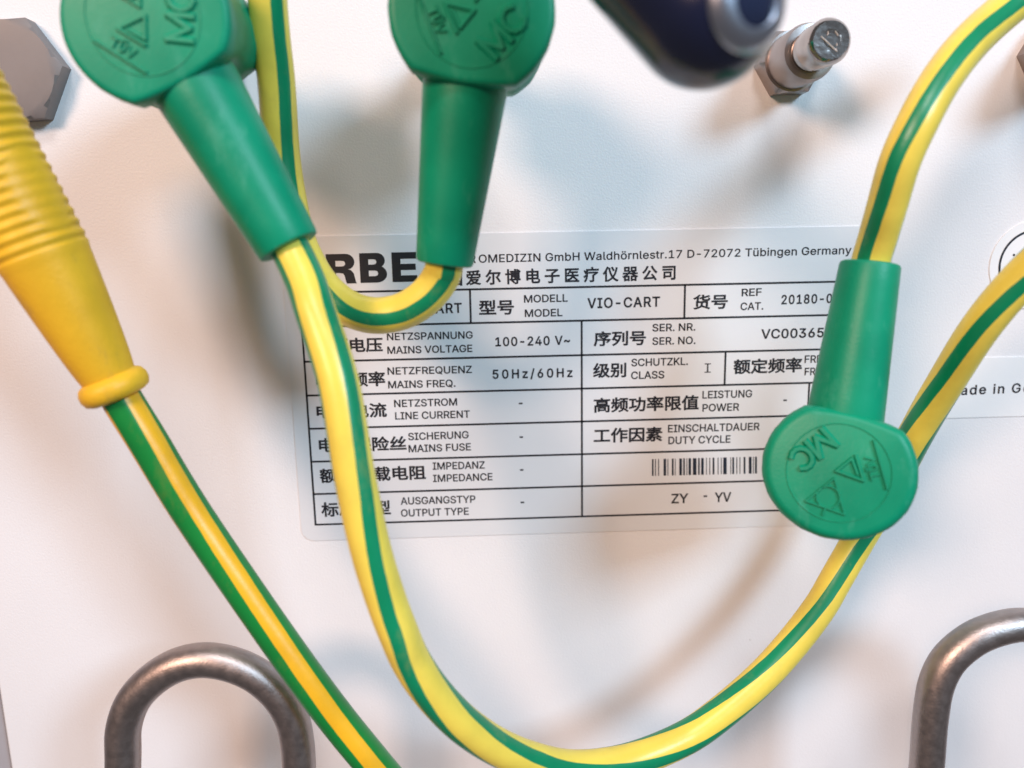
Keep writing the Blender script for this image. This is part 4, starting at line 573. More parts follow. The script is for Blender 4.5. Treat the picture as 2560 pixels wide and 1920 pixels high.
def lettering(parts, parent, name='lettering', m=None, z=INKZ):
    V, F = [], []
    for p in parts:
        v, f = text_geo(*p[:4], **(p[4] if len(p) > 4 else {}), z=z)
        b = len(V); V += v; F += [tuple(b + i for i in g) for g in f]
    return mesh_obj(name, V, F, m or M['ink'], parent, False)

def quads(name, rects, m, parent, z):
    """rects: lists of 4 panel points"""
    V, F = [], []
    for r in rects:
        b = len(V); V += [Vector((p[0], p[1], z)) for p in r]; F.append((b, b + 1, b + 2, b + 3))
    return mesh_obj(name, V, F, m, parent, False)

# ================================================================== setting
pl = (at(0, 1762)[0] + at(31, 1918)[0]) / 2          # the panel's left edge
panel = slab('panel', [(pl, -175), (150, -175), (150, 110), (pl, 110)], -1.5, 0, M['panel'], None, bev=.35)
tag(panel, kind='structure')
cart = slab('cart_frame', [(-190, -190), (170, -190), (170, 125), (-190, 125)], -9, -4.5, M['frame'], None)
tag(cart, kind='structure')
rail = slab('cart_rail', [(pl - 14, -185), (pl - 1.2, -185), (pl - 1.2, 120), (pl - 14, 120)], -4.4, -1.9, M['frame'], cart)

# ================================================================== rating label
def PY(pts): return sum(at(*p)[1] for p in pts) / len(pts)
HT = PY([(2092, 703.9), (1400, 719.4), (894, 728.4)])
H7 = PY([(2072.6, 787.5), (1711, 794), (1454, 803), (1178, 806.9)])
HL = [PY(q) for q in ([(762, 904.7), (1454.3, 887.8), (2057, 871.8)], [(768, 988.3), (1454.3, 970.5), (2037.6, 956.6)],
      [(772, 1072), (1454.3, 1052.8), (1948.9, 1039.4)], [(779, 1153.5), (1454.3, 1133.4), (1910, 1123.1)],
      [(783.6, 1235), (1454.3, 1212.6), (1912.6, 1202.7)], [(788.6, 1312), (1454.3, 1287.7), (1948.9, 1276)])]
XL = sum(at(*p)[0] for p in ((768, 988.3), (779, 1153.5), (788.6, 1312))) / 3
XC = at(1454.3, 1052)[0]
XR = at(2172, 800)[0]
lx0 = (at(711.5, 746.6)[0] + at(738.7, 1065.5)[0] + at(750.5, 1322.7)[0]) / 3
ly0 = (at(974, 1343)[1] + at(1700, 1324)[1]) / 2
ly1 = (at(1208, 582)[1] + at(1705, 573)[1] + at(2147, 567)[1]) / 3
lx1 = XR + 2.2
label = thing('rating_label', ((lx0 + lx1) / 2, ly0, 0), 'large silver-grey rating label with a printed table in Chinese, German and English', 'label')
slab('backing', rrect(lx0, ly0, lx1, ly1, 2.2), 0.0, 0.18, M['foil'], label)
lw = 0.17
def hl(y, x0, x1): return [(x0, y - lw), (x1, y - lw), (x1, y + lw), (x0, y + lw)]
def vl(x, y0, y1): return [(x - lw, y0), (x + lw, y0), (x + lw, y1), (x - lw, y1)]
ru = [hl(y, XL - lw, XR + lw) for y in [HT, H7] + HL]
ru += [vl(XL, HL[5], HT), vl(XC, HL[5], H7), vl(XR, HL[5], HT), vl(at(1176, 765)[0], H7, HT), vl(at(1711, 750)[0], H7, HT),
       vl(at(1812, 915)[0], HL[1], HL[0]), vl(at(2020, 1000)[0], HL[2], HL[1])]
quads('table_rules', ru, M['ink'], label, INKZ - .01)

def heavy():
    """wide heavy capitals E R B E, drawn as outlines on a 0..1 grid"""
    def arc(cx, cy, rx, ry, a0, a1, n=8):
        return [(cx + rx * math.cos(math.radians(a0 + (a1 - a0) * i / n)), cy + ry * math.sin(math.radians(a0 + (a1 - a0) * i / n))) for i in range(n + 1)]
    E_ = [[(0, 0), (.92, 0), (.92, .22), (.32, .22), (.32, .40), (.87, .40), (.87, .61), (.32, .61), (.32, .78), (.91, .78), (.91, 1), (0, 1)]]
    R_ = [[(0, 0), (.31, 0), (.31, .36), (.42, .36)] + [(.55, .34), (.60, .26), (.63, .10), (.66, 0), (1.0, 0), (.97, .05), (.94, .2), (.91, .34), (.82, .45), (.72, .48)] +
          arc(.66, .73, .29, .27, -60, 90)[0:] + [(0, 1)],
          [(.31, .58), (.31, .77)] + [(.52, .77), (.60, .755), (.635, .70), (.635, .65), (.60, .595), (.52, .58)]]
    B_ = [[(0, 0), (.60, 0)] + arc(.60, .29, .36, .29, -90, 50) + [(.78, .54)] + arc(.62, .745, .28, .255, -35, 90) + [(0, 1)],
          [(.31, .22), (.31, .41), (.54, .41), (.62, .385), (.645, .315), (.62, .245), (.54, .22)],
          [(.31, .61), (.31, .79), (.50, .79), (.575, .765), (.60, .70), (.575, .635), (.50, .61)]]
    return E_, R_, B_
E_, R_, B_ = heavy()
def big_letter(cs, xa, xb, yb, h):
    V2, Ed = [], []
    for c in cs:
        b = len(V2); V2 += [Vector(p) for p in c]; Ed += [(b + i, b + (i + 1) % len(c)) for i in range(len(c))]
    ov, _, of, _, _, _ = delaunay_2d_cdt(V2, Ed, [], 0, 1e-6)
    def inside(p):
        k = False
        for c in cs:
            for i in range(len(c)):
                (x0, y0), (x1, y1) = c[i - 1], c[i]
                if (y0 <= p[1]) != (y1 <= p[1]) and x0 + (p[1] - y0) / (y1 - y0) * (x1 - x0) > p[0]: k = not k
        return k
    F = [tuple(f) for f in of if inside((sum(ov[i].x for i in f) / len(f), sum(ov[i].y for i in f) / len(f)))]
    a = at(xa, yb); b = at(xb, yb); hm = (at(xa, yb - h) - a).length; wd = (b - a).length
    ym = max(v.y for v in ov)
    return [Vector((a.x + v.x * wd, a.y + v.y / ym * hm, INKZ)) for v in ov], F
V, F = [], []
for cs, xa, xb, yb in ((E_, 741, 807, 712), (R_, 819, 893, 709.5), (B_, 902, 972, 707), (E_, 982, 1050, 705)):
    v, f = big_letter(cs, xa, xb, yb, 74)
    b = len(V); V += v; F += [tuple(b + i for i in g) for g in f]
mesh_obj('heading_lettering', V, F, M['ink'], label, False)

LT = dict(off=.014); MD = dict(off=.019, track=.055); BD = dict(off=.014, track=.03); CJ = dict(cj=True, off=.009)
TXT = [
 [('OMEDIZIN GmbH Waldhörnlestr.17 D-72072 Tübingen Germany', (1197, 656.5), (2127, 634.5), 19.5, dict(off=.011, track=.012)), ('ELEKTR', (1085, 659.2), (1190, 656.7), 19.5, dict(off=.011, track=.012))],
 [('爱尔博电子医疗仪器公司', (1165, 714), (1688, 700), 39, dict(cj=True, off=.009, track=.085)), ('德国', (1068, 716), (1156, 714.3), 39, dict(cj=True, off=.009, track=.085))],
 [('VIO-CART', (974, 785.5), (1155, 781), 23.5, MD)],
 [('型号', (1198, 788), (1285, 786), 37.5, CJ)], [('MODELL', (1310, 756), (1419, 753.4), 18, LT), ('MODEL', (1312, 792), (1406, 789.6), 18, LT)],
 [('VIO-CART', (1468, 770), (1649, 765.5), 24, MD)],
 [('货号', (1731, 774), (1818, 772), 37.5, CJ)], [('REF', (1853, 740), (1903, 738.5), 18, LT), ('CAT.', (1850, 774.8), (1907, 773.3), 18, LT)],
 [('20180-0', (1952, 760), (2079, 756.5), 22, MD)],
 [('电源电压', (788, 883), (958, 879.5), 37, CJ)], [('NETZSPANNUNG', (968, 850), (1182, 845.5), 17.5, LT), ('MAINS VOLTAGE', (969, 884), (1181, 879), 17.5, LT)],
 [('100-240 V~', (1238.5, 865), (1425, 860.5), 21.5, MD)],
 [('序列号', (1483.6, 866), (1614, 863), 38, CJ)], [('SER. NR.', (1630, 828), (1737.5, 825.5), 18, LT), ('SER. NO.', (1630, 861.5), (1738, 859), 18, LT)],
 [('VC003650', (1901.5, 846), (2081, 841.5), 22.5, dict(off=.017, track=.02))],
 [('电源频率', (793, 969), (964, 965), 38, CJ)], [('NETZFREQUENZ', (969.4, 936), (1180, 931.5), 17.5, LT), ('MAINS FREQ.', (971, 970), (1139, 966), 17.5, LT)],
 [('50Hz/60Hz', (1231.5, 946), (1431, 941.5), 21.5, dict(off=.019, track=.14))],
 [('级别', (1482, 945), (1565, 943), 38, CJ)], [('SCHUTZKL.', (1577.7, 915), (1719, 911.3), 18, LT), ('CLASS', (1577, 947), (1660, 944.7), 18, LT)],
 [('额定频率', (1832, 935.5), (2003, 930.5), 38, CJ)], [('FREQUENZ', (2010, 906.5), (2140, 903), 18, LT), ('FREQUENCY', (2010, 937.5), (2152, 934), 18, LT)],
 [('电源电流', (793, 1047), (968, 1042.5), 37, CJ)], [('NETZSTROM', (986, 1017), (1143, 1012.5), 17.5, LT), ('LINE CURRENT', (988.5, 1048), (1175, 1043), 17.5, LT)], [('-', (1297, 1017), (1306.5, 1016.8), 21, MD)],
 [('高频功率限值', (1484, 1032), (1746, 1024), 38, CJ)], [('LEISTUNG', (1755, 995.5), (1879, 992), 18, LT), ('POWER', (1755, 1028), (1847, 1025.3), 18, LT)], [('-', (1957, 1009), (1965.5, 1008.8), 21, MD)],
 [('电源保险丝', (799, 1131), (1017, 1125.5), 37, CJ)], [('SICHERUNG', (1021, 1099.5), (1172, 1094.5), 17.5, LT), ('MAINS FUSE', (1022, 1129.7), (1177.5, 1124.7), 17.5, LT)], [('-', (1299, 1101), (1307.5, 1100.8), 21, MD)],
 [('工作因素', (1483.6, 1107), (1655, 1102.5), 37, CJ)], [('EINSCHALTDAUER', (1669, 1080), (1898, 1074), 18, LT), ('DUTY CYCLE', (1670, 1109.5), (1825, 1105.5), 18, LT)],
 [('额定负载电阻', (801, 1207.5), (1065.5, 1198), 37, CJ)], [('IMPEDANZ', (1082, 1173.3), (1212, 1170), 17.5, LT), ('IMPEDANCE', (1083, 1204), (1231.5, 1199.3), 17.5, LT)], [('-', (1300, 1183), (1308.5, 1182.8), 21, MD)],
 [('标准类型', (805, 1292), (978, 1286), 37, CJ)], [('AUSGANGSTYP', (1002, 1260.5), (1188.7, 1255.2), 17.5, LT), ('OUTPUT TYPE', (1003, 1290.4), (1172, 1285.4), 17.5, LT)], [('-', (1301.5, 1264), (1310.4, 1263.8), 21, MD)],
 [('ZY', (1677.5, 1257), (1720, 1255.6), 22.6, dict(off=.016)), ('-', (1757.5, 1249), (1766.7, 1248.8), 22, MD), ('YV', (1785, 1253.7), (1826.7, 1252.5), 22.6, dict(off=.016))],
]
for parts in TXT: lettering(parts, label)
# class I with serifs
a = at(1768, 931); b = at(1768, 908); h = (b - a).length
quads('lettering', [[(a.x + x0, a.y + y0 * h), (a.x + x1, a.y + y0 * h), (a.x + x1, a.y + y1 * h), (a.x + x0, a.y + y1 * h)]
      for x0, x1, y0, y1 in ((-.55, .55, 0, .1), (-.55, .55, .9, 1), (-.12, .12, .1, .9))], M['ink'], label, INKZ)
bars = [(383, 405), (425, 438), (468, 480), (543, 578), (598, 608), (658, 682), (700, 710), (760, 797), (815, 837), (860, 870), (888, 922), (948, 997), (1020, 1042), (1062, 1098), (1130, 1140), (1175, 1187), (1220, 1245), (1290, 1302), (1335, 1345), (1367, 1415), (1465, 1475), (1492, 1517), (1548, 1560), (1592, 1603), (1648, 1673), (1720, 1758), (1778, 1788), (1805, 1832)]
br = []
for s, e in bars:
    x0, x1 = 1560 + s / 5.53, 1560 + e / 5.53
    yt = 1147 - (x0 - 1629) * .0235; yb = 1188.7 - (x0 - 1629) * .0225
    A, Bp, Cp, Dp = at(x0, yb), at(x1, yb), at(x1, yt), at(x0, yt)
    br.append([A, Bp, Cp, Dp])
quads('barcode', br, M['barink'], label, INKZ)

# ---- origin sticker and round sticker
oy0 = (at(2366, 1045)[1] + at(2560, 1039.7)[1]) / 2; oy1 = (at(2459, 893.8)[1] + at(2560, 891.8)[1]) / 2
ox0 = at(2345, 960)[0]; ox1 = at(2760, 960)[0]
ost = thing('origin_sticker', ((ox0 + ox1) / 2, oy0, 0), 'white rectangular sticker with bold black lettering at the right edge, half behind a cable', 'sticker')
slab('backing', rrect(ox0, oy0, ox1, oy1, .8), 0, .18, M['paper'], ost)
lettering([('ade in G', (2400, 986.5), (2549, 980.5), 22.5, dict(off=.016, track=.075)), ('M', (2367, 987.6), (2393, 986.6), 22.5, dict(off=.016)), ('ermany', (2556, 980.3), (2684, 976), 22.5, dict(off=.016, track=.06))], ost)
rc = at(2580, 662); rR = (at(2580, 662) - at(2473, 662)).length
rst = thing('round_sticker', (rc.x, rc.y - rR, 0), 'round white sticker with a thin black ring, cut off by the right edge', 'sticker')
slab('backing', [(rc.x + rR * math.cos(2 * math.pi * k / 72), rc.y + rR * math.sin(2 * math.pi * k / 72)) for k in range(72)], 0, .18, M['paper'], rst)
r0, r1 = rR * 80 / 107, rR * 85.5 / 107
quads('printed_ring', [[(rc.x + r * math.cos(2 * math.pi * q / 72), rc.y + r * math.sin(2 * math.pi * q / 72)) for r, q in ((r0, k), (r1, k), (r1, k + 1), (r0, k + 1))] for k in range(72)], M['ink'], rst, INKZ)
dc = at(2533, 637.5)
mesh_obj('printed_dot', [Vector((dc.x + .22 * math.cos(k * math.pi / 6), dc.y + .22 * math.sin(k * math.pi / 6), INKZ)) for k in range(12)], [tuple(range(12))], M['ink'], rst, False)

# ================================================================== grounding pins on the panel
def ground_pin(base, lab, R=5.4, hexh=3.4, tip=17.0, rot=0.0, pin=True, group=None):
    t = thing('grounding_pin', base, lab, 'terminal', group)
    hexa('hex_nut', base, R, 0, hexh, M['bronze'], t, rot, ch=.7)
    lathe('collar', base, (0, 0, 1), [(hexh - .2, 4.3), (hexh + 5.6, 4.3), (hexh + 6.4, 4.0), (hexh + 6.5, 3.3)], M['bronze'], t)
    lathe('pin', base, (0, 0, 1), [(hexh + 6.4, 3.0), (tip - 6.2, 3.0), (tip - 5.9, 2.8), (tip - 5.2, 2.75), (tip - 4.9, 2.9), (tip - 4.6, 3.25), (tip - 1.0, 3.25), (tip - .35, 2.95), (tip, 2.6),
        (tip - .02, 1.45), (tip - .14, 1.4), (tip - .15, .95), (tip, .9), (tip, .05)], M['nickel'], t, 64)
    return t
pb = at(1965, 163)
gp = ground_pin((pb.x, pb.y, 0), 'bare nickel grounding pin on a hex nut beside the dark glossy knob', rot=math.radians(2))
tipc = Vector((pb.x, pb.y, 17.0))
def glint_strip(a, b, w=.08):  # white strip painted in for a glint off the pin's end face
    a = tipc + Vector(a); b = tipc + Vector(b); d = (b - a).normalized(); n = Vector((-d.y, d.x, 0)) * w
    mesh_obj('scratch', [a + n, a - n, b - n, b + n, (a + Vector((0, 0, .12))), (b + Vector((0, 0, .12)))], [(0, 4, 5, 3), (4, 1, 2, 5), (0, 1, 4), (3, 5, 2)], M['scratched'], gp, False)
glint_strip((-1.5, .5, .01), (.9, -1.55, .01)); glint_strip((.5, 1.2, .01), (.95, .55, .01), .07); glint_strip((-.55, 1.15, .01), (-.5, .8, .01), .06); glint_strip((.8, -.45, .01), (.85, -.8, .01), .06)

hb = at(43, 185)
t = thing('grounding_pin', (hb.x, hb.y, 0), 'large dull hex nut terminal at the upper left edge, above the yellow boot', 'terminal')
hexa('hex_nut', (hb.x, hb.y, 0), 8.5, 0, 3.2, M['dullnut'], t, math.radians(4), ch=.5, dome=.1)
rb = at(2628, 140)
ground_pin((rb.x, rb.y, 0), 'dull hex nut of a grounding pin peeking in at the right edge below the cable', R=5.9, hexh=5, rot=math.radians(0))

# ================================================================== green angled plugs with yellow-green cables
RH = 9.75
def outline(seg=72):
    out = []
    for k in range(seg):
        a = 2 * math.pi * k / seg            # 0 = tail direction
        c, s = math.cos(a), math.sin(a)
        if c > 0:
            ch = 0.84 - 0.20 * (abs(s / c) * .62) ** 1.6 if c > .3 else 9
            lim = ch / c if c > .3 else 9
            r = min(1.0, lim)
            # blend corner
        else:
            r = 1 / math.sqrt((c / .93) ** 2 + s ** 2)
        out.append((r * c, r * s))
    return out
OUT = outline()

def plug(t, fc, tail_end, ztail_head, zface, tilt_dir=None, r_head=5.3, r_end=3.75, soft=False):
    """fc: face centre (panel mm) at height zface; tail_end: 3D end of the sleeve"""
    fc = Vector(fc); te = Vector(tail_end)
    u = Vector((te.x - fc.x, te.y - fc.y, 0)).normalized(); v = Vector((u.y, -u.x, 0))   # v to the right when u is up
    n = Vector((0, 0, 1))
    if tilt_dir is not None:
        n = (n + Vector(tilt_dir)).normalized(); u = (u - n * u.dot(n)).normalized(); v = u.cross(n)
    lay = ([(.85, 0.0), (.905, -.1), (.95, -.38), (.985, -.9), (1.0, -1.7)] if soft else [(.90, 0.0), (.95, -.06), (.975, -.2), (.992, -.5), (1.0, -1.0)]) + [(1.0, -2.0), (1.0, -3.2), (.985, -3.5), (.975, -4.4), (.975, -7.6), (.95, -8.6), (.95, -12.2), (.97, -12.8), (.97, -15.4), (.90, -16.4), (.6, -16.6)]
    V, F = [fc + n * 0.0], []
    seg = len(OUT)
    for li, (s, z) in enumerate(lay):
        for k, (pu, pv) in enumerate(OUT):
            wob = 1 + .004 * math.sin(k * 1.7 + li) * (li > 3)
            sc_ = s * wob
            cut = 1 - .17 * max(0, pu) * min(1, max(0, -z - 3) / 5)
            V.append(fc + (u * pu * sc_ * cut + v * pv * sc_) * RH + n * z)
    for k in range(seg): F.append((0, 1 + k, 1 + (k + 1) % seg))
    for li in range(len(lay) - 1):
        for k in range(seg):
            k2 = (k + 1) % seg; a = 1 + li * seg; b = a + seg
            F.append((a + k, b + k, b + k2, a + k2))
    F.append(tuple(1 + (len(lay) - 1) * seg + k for k in range(seg)))
    hd = mesh_obj('plug_housing', V, F, M['green'], t)
    sharp(hd, 38)
    # moulded rim line round the face and raised marks (picture offsets of the front face, 727 px = radius)
    iu = Vector((0.15, -0.989)); iv = Vector((0.989, 0.15))
    def fp(x, y, z=0.0):
        r = Vector((x - 960, y - 900)); return fc + (u * (r.dot(iu) / 727) + v * (r.dot(iv) / 727)) * RH + n * z
    SV, SF = [], []
    def stroke(a, b, w=22, h=.26):
        d = Vector((b[0] - a[0], b[1] - a[1])).normalized(); q = Vector((-d.y, d.x)) * (w / 2); e = d * (w * .3)
        A = Vector(a) - e; B = Vector(b) + e; bs = len(SV)
        for z, k in ((-.05 - .0007 * (bs % 16), 1.5), (h + .001 * (bs % 16), .6)):
            for pt in (A + q * k, A - q * k, B - q * k, B + q * k): SV.append(fp(pt.x, pt.y, z))
        SF.extend([(bs, bs + 1, bs + 5, bs + 4), (bs + 1, bs + 2, bs + 6, bs + 5), (bs + 2, bs + 3, bs + 7, bs + 6), (bs + 3, bs, bs + 4, bs + 7), (bs + 4, bs + 5, bs + 6, bs + 7)])
    def ring(cx, cy, r, w, h, n_=48, a0=0, a1=360):
        for k in range(n_):
            q0 = math.radians(a0 + (a1 - a0) * k / n_); q1 = math.radians(a0 + (a1 - a0) * (k + 1) / n_)
            stroke((cx + r * math.cos(q0), cy + r * math.sin(q0)), (cx + r * math.cos(q1), cy + r * math.sin(q1)), w, h)
    ring(960, 902, 482, 13, .10, 64)
    mk = mesh_obj('rim_line', SV, SF, M['green'], hd); sharp(mk, 30)
    SV, SF = [], []
    def stroke(a, b, w=22, h=.26, SVr=SV, SFr=SF):
        w = w * 1.12
        d = Vector((b[0] - a[0], b[1] - a[1])).normalized(); q = Vector((-d.y, d.x)) * (w / 2); e = d * (w * .3)
        A = Vector(a) - e; B = Vector(b) + e; bs = len(SVr)
        for z, k in ((-.05 - .0007 * (bs % 160), 1.6), (h * .95 + .0004 * (bs % 160), .62)):
            for pt in (A + q * k, A - q * k, B - q * k, B + q * k): SVr.append(fp(pt.x, pt.y, z))
        SFr.extend([(bs, bs + 1, bs + 5, bs + 4), (bs + 1, bs + 2, bs + 6, bs + 5), (bs + 2, bs + 3, bs + 7, bs + 6), (bs + 3, bs, bs + 4, bs + 7), (bs + 4, bs + 5, bs + 6, bs + 7)])
    # M and C
    d = Vector((-.68, .735)); up = Vector((.735, .68)); o = Vector((762, 497))
    def q(x, y): p = o + d * x + up * y; return (p.x, p.y)
    for a, b in (((0, 0), (0, 205)), ((0, 205), (98, 25)), ((98, 25), (196, 205)), ((196, 205), (196, 0))): stroke(q(*a), q(*b), 48, .38)
    pc = [(335 + 95 * math.cos(math.radians(g)), 103 + 103 * math.sin(math.radians(g))) for g in range(45, 316, 27)]
    for a, b in zip(pc, pc[1:]): stroke(q(*a), q(*b), 46, .38)
    # small three-letter mark with a rule
    stroke((1240, 545), (1410, 993), 20, .3)
    d = Vector((-.37, -.93)); up = Vector((-.93, .37)); o = Vector((1338, 898))
    for a, b in (((0, 78), (70, 78)), ((35, 0), (35, 78)), ((88, 78), (88, 20)), ((88, 20), (108, 0)), ((108, 0), (128, 20)), ((128, 20), (128, 78)), ((96, 100), (100, 100)), ((118, 100), (122, 100)), ((152, 78), (185, 0)), ((185, 0), (218, 78))):
        stroke(q(*a), q(*b), 17, .26)
    # double-sided small triangle
    for a, b in (((940, 888), (1190, 945)), ((1190, 945), (1097, 712)), ((1065, 748), (940, 888)), ((1065, 748), (1132, 890))): stroke(a, b, 26, .32)
    # triangle with an inscribed circle and a stem
    for a, b in (((695, 1225), (1060, 1298)), ((1060, 1298), (930, 962)), ((930, 962), (695, 1225)), ((880, 1272), (866, 1335))): stroke(a, b, 17, .26)
    for k in range(28):
        q0, q1 = 2 * math.pi * k / 28, 2 * math.pi * (k + 1) / 28
        stroke((895 + 108 * math.cos(q0), 1155 + 108 * math.sin(q0)), (895 + 108 * math.cos(q1), 1155 + 108 * math.sin(q1)), 15, .26)
    mk = mesh_obj('raised_marks', SV, SF, M['green'], hd); sharp(mk, 30)
    # cable sleeve
    st = fc + n * (ztail_head - zface); ax = te - st; L = ax.length
    pr = [(RH * .45, r_head * .96), (RH * .8, r_head)]
    for k in range(1, 9):
        s = RH * .8 + (L - RH * .8 - .5) * k / 8; pr.append((s, r_head + (r_end - r_head) * (k / 8) ** 1.0))
    pr += [(L - .15, r_end - .12), (L, r_end - .4), (L + .02, 2.55), (L - 1.2, 2.5)]
    lathe('cable_sleeve', st, ax, pr, M['green'], t, 56)
    return st, te

def cable_pts(st, te, px_pts):
    ax = (te - st).normalized()
    ph0 = px_pts[0][3]
    s = te - ax * 4
    pts = [(s.x, s.y, s.z, ph0), (te.x, te.y, te.z, ph0)]
    for x, y, z, ph in px_pts:
        p = at(x, y, z); pts.append((p.x, p.y, p.z, ph))
    return pts
RC = 2.5
# lead A: upper left plug, big loop to the right edge
zf = 37.0
fA = at(357, 40, zf); eA = at(724, 619, 33)
tA = thing('grounding_lead', (fA.x, fA.y, 0), 'yellow-green cable with green plug at upper left, hanging in a big loop', 'cable')
sA, eA2 = plug(tA, fA, eA, 31, zf, r_end=4.0)
pA = [(764, 704, 35, 55), (788, 777, 37, 49), (844, 949, 40, 37), (888, 1198, 42, 26), (930, 1385, 42.5, 5), (972, 1518, 42.5, -8), (998, 1585, 42.5, -14), (1024, 1645, 42, -25), (1062, 1706, 41.5, -40),
      (1110, 1764, 40.5, -56), (1163, 1814, 39.5, -70), (1244, 1867, 37.5, -90), (1330, 1901, 35, -108), (1433, 1920, 32, -126), (1570, 1902, 28, -150), (1710, 1846, 25, -177), (1789, 1793, 23.5, -192), (1924, 1673, 20.5, -218), (2046, 1523, 17.5, -240), (2091, 1446, 16, -251),
      (2135, 1369, 15, -258), (2215, 1230, 15.5, -284), (2292, 1080, 20, -312), (2363, 957.5, 25, -338), (2460.6, 805.6, 31, -358), (2560, 690, 34, -380), (2680, 580, 37, -400)]
tube('cable', cable_pts(sA, eA2, pA), RC, M['cable'], tA, 9, 32, True)
# lead B: upper middle plug, tight bend up behind the first plug
fB = at(1180, 22, zf); eB = at(1111, 660, 30)
tB = thing('grounding_lead', (fB.x, fB.y, 0), 'yellow-green cable with green plug at top centre, bending tightly back up behind the left plug', 'cable')
sB, eB2 = plug(tB, fB, eB, 31, zf)
pB = [(1107, 680, 29.5, 17), (1090, 712, 29, 16), (1056, 749, 28.5, 14), (1003, 779, 27.5, 13), (943, 789, 26.5, 12), (886, 777, 25, 9), (836, 746, 23.5, 4), (796, 702, 22, -2), (766, 650, 21, -6), (744, 598, 20, -10), (722, 500, 19, -15), (705, 389, 19, -20), (690, 194, 21, -25), (676, 78, 23, -27), (668, -20, 24.5, -28), (668, -150, 26, -28)]
tube('cable', cable_pts(sB, eB2, pB), RC, M['cable'], tB, 9, 32, True)
# lead C: loose plug hanging at right, cable up to the right corner
fC = at(2096, 1181, 36.0); eC = at(2176, 657, 28)
tC = thing('grounding_lead', (fC.x, fC.y, 24), 'yellow-green cable from the upper right corner with loose green plug hanging over the label', 'cable')
sC, eC2 = plug(tC, fC, eC, 30, 36.0, tilt_dir=(-.40, .24, 0), r_head=5.0, r_end=3.9, soft=True)
pC = [(2195, 592, 29, 24), (2218, 513, 31, 20), (2251, 400, 33, 14), (2291, 311, 33.5, 6), (2347, 208, 32, -2), (2415, 117, 29.5, -3), (2501, 35, 26, -8), (2600, -40, 24, -12), (2720, -110, 22, -14)]
tube('cable', cable_pts(sC, eC2, pC), RC, M['cable'], tC, 9, 32, True)

# unseen grounding pins under the two plugged-in leads, standing on the panel
for f_, own in ((fA, tA), (fB, tB)):
    lathe('contact_barrel', (f_.x - 2.5, f_.y + 2.5, 0), (0, 0, 1), [(0, 3.4), (8, 3.4), (8.3, 3.0), (24, 3.0), (24.1, .1)], M['bronze'], own)

# ================================================================== yellow ribbed boot with green-yellow cable
b0 = at(285, 967, 30); b1 = at(-45, 350, 33)
ax = (b1 - b0); L = ax.length
tD = thing('grounding_lead', (b0.x, b0.y, 0), 'green-yellow cable with ribbed yellow boot at the left edge, running down past the metal loop', 'cable')
def prof():
    p = [(-1.45, 2.6), (-1.5, 3.5), (-1.15, 4.15), (-.4, 4.45), (.4, 4.45), (1.15, 4.1), (1.5, 3.5)]
    s = 1.6
    while s < 18.2:
        k = (s - 1.6) / 16.6; p.append((s, 3.4 + 2.0 * k ** .8)); s += .8
    while s < L + 10:
        p.append((s, 5.5)); s += .1
    return p
padu = None
def rib(s, a):
    if s < 18.2: return 0.0
    e = min(1, (s - 18.2) / .6)
    w = .115 * math.cos(2 * math.pi * (s - 18.2) / 1.42)
    # smooth oval pad on the right-hand flank
    da = (a - PADA + math.pi) % (2 * math.pi) - math.pi
    q = ((s - 25.6) / 5.2) ** 2 + (da / .62) ** 2
    if q < 1.15: 
        k = min(1, max(0, (1.15 - q) / .3)); w = w * (1 - .8 * k)
    return w * e
axn, f1, f2 = frame_of(ax)
side = Vector((axn.y, -axn.x, 0)).normalized()      # right-hand flank in the panel plane
vdir = (CAMP - (b0 + axn * 25)).normalized(); vdir = (vdir - axn * vdir.dot(axn)).normalized()
pd = (vdir * .62 + side * .78).normalized()
PADA = math.atan2(pd.dot(f2), pd.dot(f1))
lathe('strain_relief_boot', b0, ax, prof(), M['boot'], tD, 96, rib)
pD = [(303, 995, 30, 32), (370, 1103, 30, 26), (428, 1200, 30, 21), (478, 1280, 30, 19), (619, 1488, 31, 10), (753, 1678, 32, 3), (850, 1807, 32, -2), (941, 1918, 32, -5), (1060, 2060, 31, -8)]
cD = []
for x, y, z, ph in pD:
    p = at(x, y, z); cD.append((p.x, p.y, p.z, ph))
p0 = b0 + axn * 4
tube('cable', [(p0.x, p0.y, p0.z, 33)] + cD, 2.55, M['cable2'], tD, 9, 32, True)

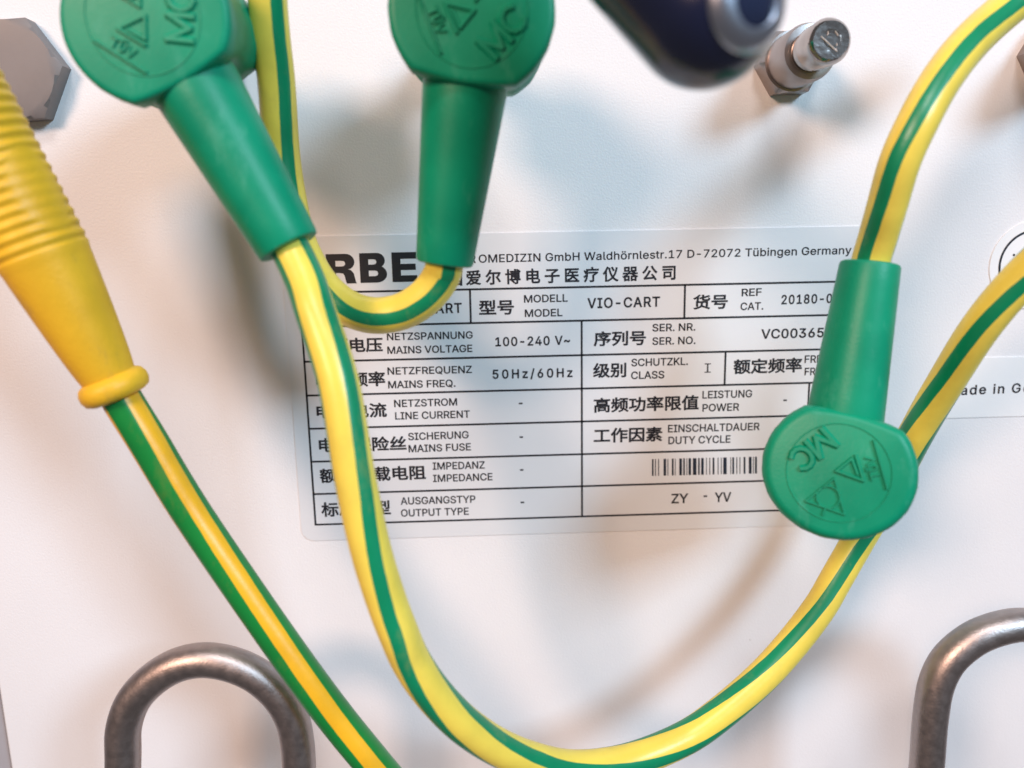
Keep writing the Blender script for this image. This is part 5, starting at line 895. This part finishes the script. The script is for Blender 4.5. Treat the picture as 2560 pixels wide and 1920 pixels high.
# ================================================================== steel hook loops
def loop(pts, lab, zc=26):
    P = []
    for x, y in pts:
        p = at(x, y, zc); P.append((p.x, p.y, p.z))
    first, last = P[0], P[-1]
    P = [(first[0], first[1] - 62, -1), (first[0], first[1] - 61.5, 18), (first[0], first[1] - 58, 24), (first[0], first[1] - 40, 26)] + P + [(last[0], last[1] - 40, 26), (last[0], last[1] - 58, 24), (last[0], last[1] - 61.5, 18), (last[0], last[1] - 62, -1)]
    t = thing('steel_loop', (first[0] * .5 + last[0] * .5, first[1] - 62, 0), lab, 'hook')
    tube('bar', P, 2.52, M['steel'], t, 10, 32)
    for e in (P[0], P[-1]):
        lathe('mounting_collar', (e[0], e[1], 0), (0, 0, 1), [(0, 5), (1.6, 5), (2.0, 4.6), (2.1, 3.0)], M['steel'], t)
    return t
loop([(310, 2010), (308, 1886), (309.6, 1819), (332.8, 1753), (379, 1701), (440, 1664), (506, 1650), (576, 1660), (642, 1689), (697, 1738), (730, 1796), (742.5, 1851), (747, 1900), (750, 2010)],
     'bent steel loop at the lower left beside the green-yellow cable')
loop([(2306, 2010), (2316, 1920), (2327, 1785.5), (2341.5, 1708), (2369, 1653), (2411.5, 1612), (2462, 1583), (2550, 1562), (2635, 1576), (2705, 1628), (2745, 1705), (2762, 1800), (2768, 1920), (2774, 2010)],
     'bent steel loop at the lower right corner, cut off by the edge')
sp = at(609, 1940)
ts = thing('panel_screw', (sp.x, sp.y, 0), 'tiny bright screw head at the bottom edge inside the left steel loop', 'screw')
lathe('head', (sp.x, sp.y, 0), (0, 0, 1), [(0, 1.6), (.5, 1.6), (1.0, 1.3), (1.25, .8), (1.3, .1)], M['chrome'], ts, 32)

# ================================================================== dark glossy knob at the top
H = at(1764, 32, 59); k0 = at(1545, -210, 55); KR = 6.6
tk = thing('plug_handle', (k0.x, k0.y, 0), 'blurred dark navy glossy plug handle at the top beside the bare pin', 'plug')
kax = H - k0; KL = kax.length
lathe('handle', k0, kax, [(-14, KR), (0, KR)] + [(KL + KR * math.sin(math.radians(g)), KR * math.cos(math.radians(g))) for g in range(0, 89, 6)] + [(KL + KR, .05)], M['darkplastic'], tk, 64)
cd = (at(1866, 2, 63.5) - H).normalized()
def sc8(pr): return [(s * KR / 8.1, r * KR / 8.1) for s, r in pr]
lathe('chrome_ring', H, cd, sc8([(6.2, 5.25), (6.6, 5.2), (7.2, 4.6), (7.7, 3.9), (7.75, 3.0), (7.5, 2.7)]), M['chrome'], tk, 64)  # modelled ring stands in for the pale reflection on the glossy end
lathe('end_cap', H, cd, sc8([(7.2, 2.8), (7.6, 2.7), (8.0, 2.0), (8.2, .8), (8.22, .05)]), M['lens'], tk, 48)  # disc stands in for the dark-blue reflection inside the ring

for o in bpy.data.objects:
    if o.parent is None and 'label' in o:
        g = {'grounding_pin': 'grounding pins on the panel', 'grounding_lead': 'grounding leads hanging on the panel', 'steel_loop': 'steel hook loops below the label'}.get(o.name.split('.')[0])
        if g: o['group'] = g
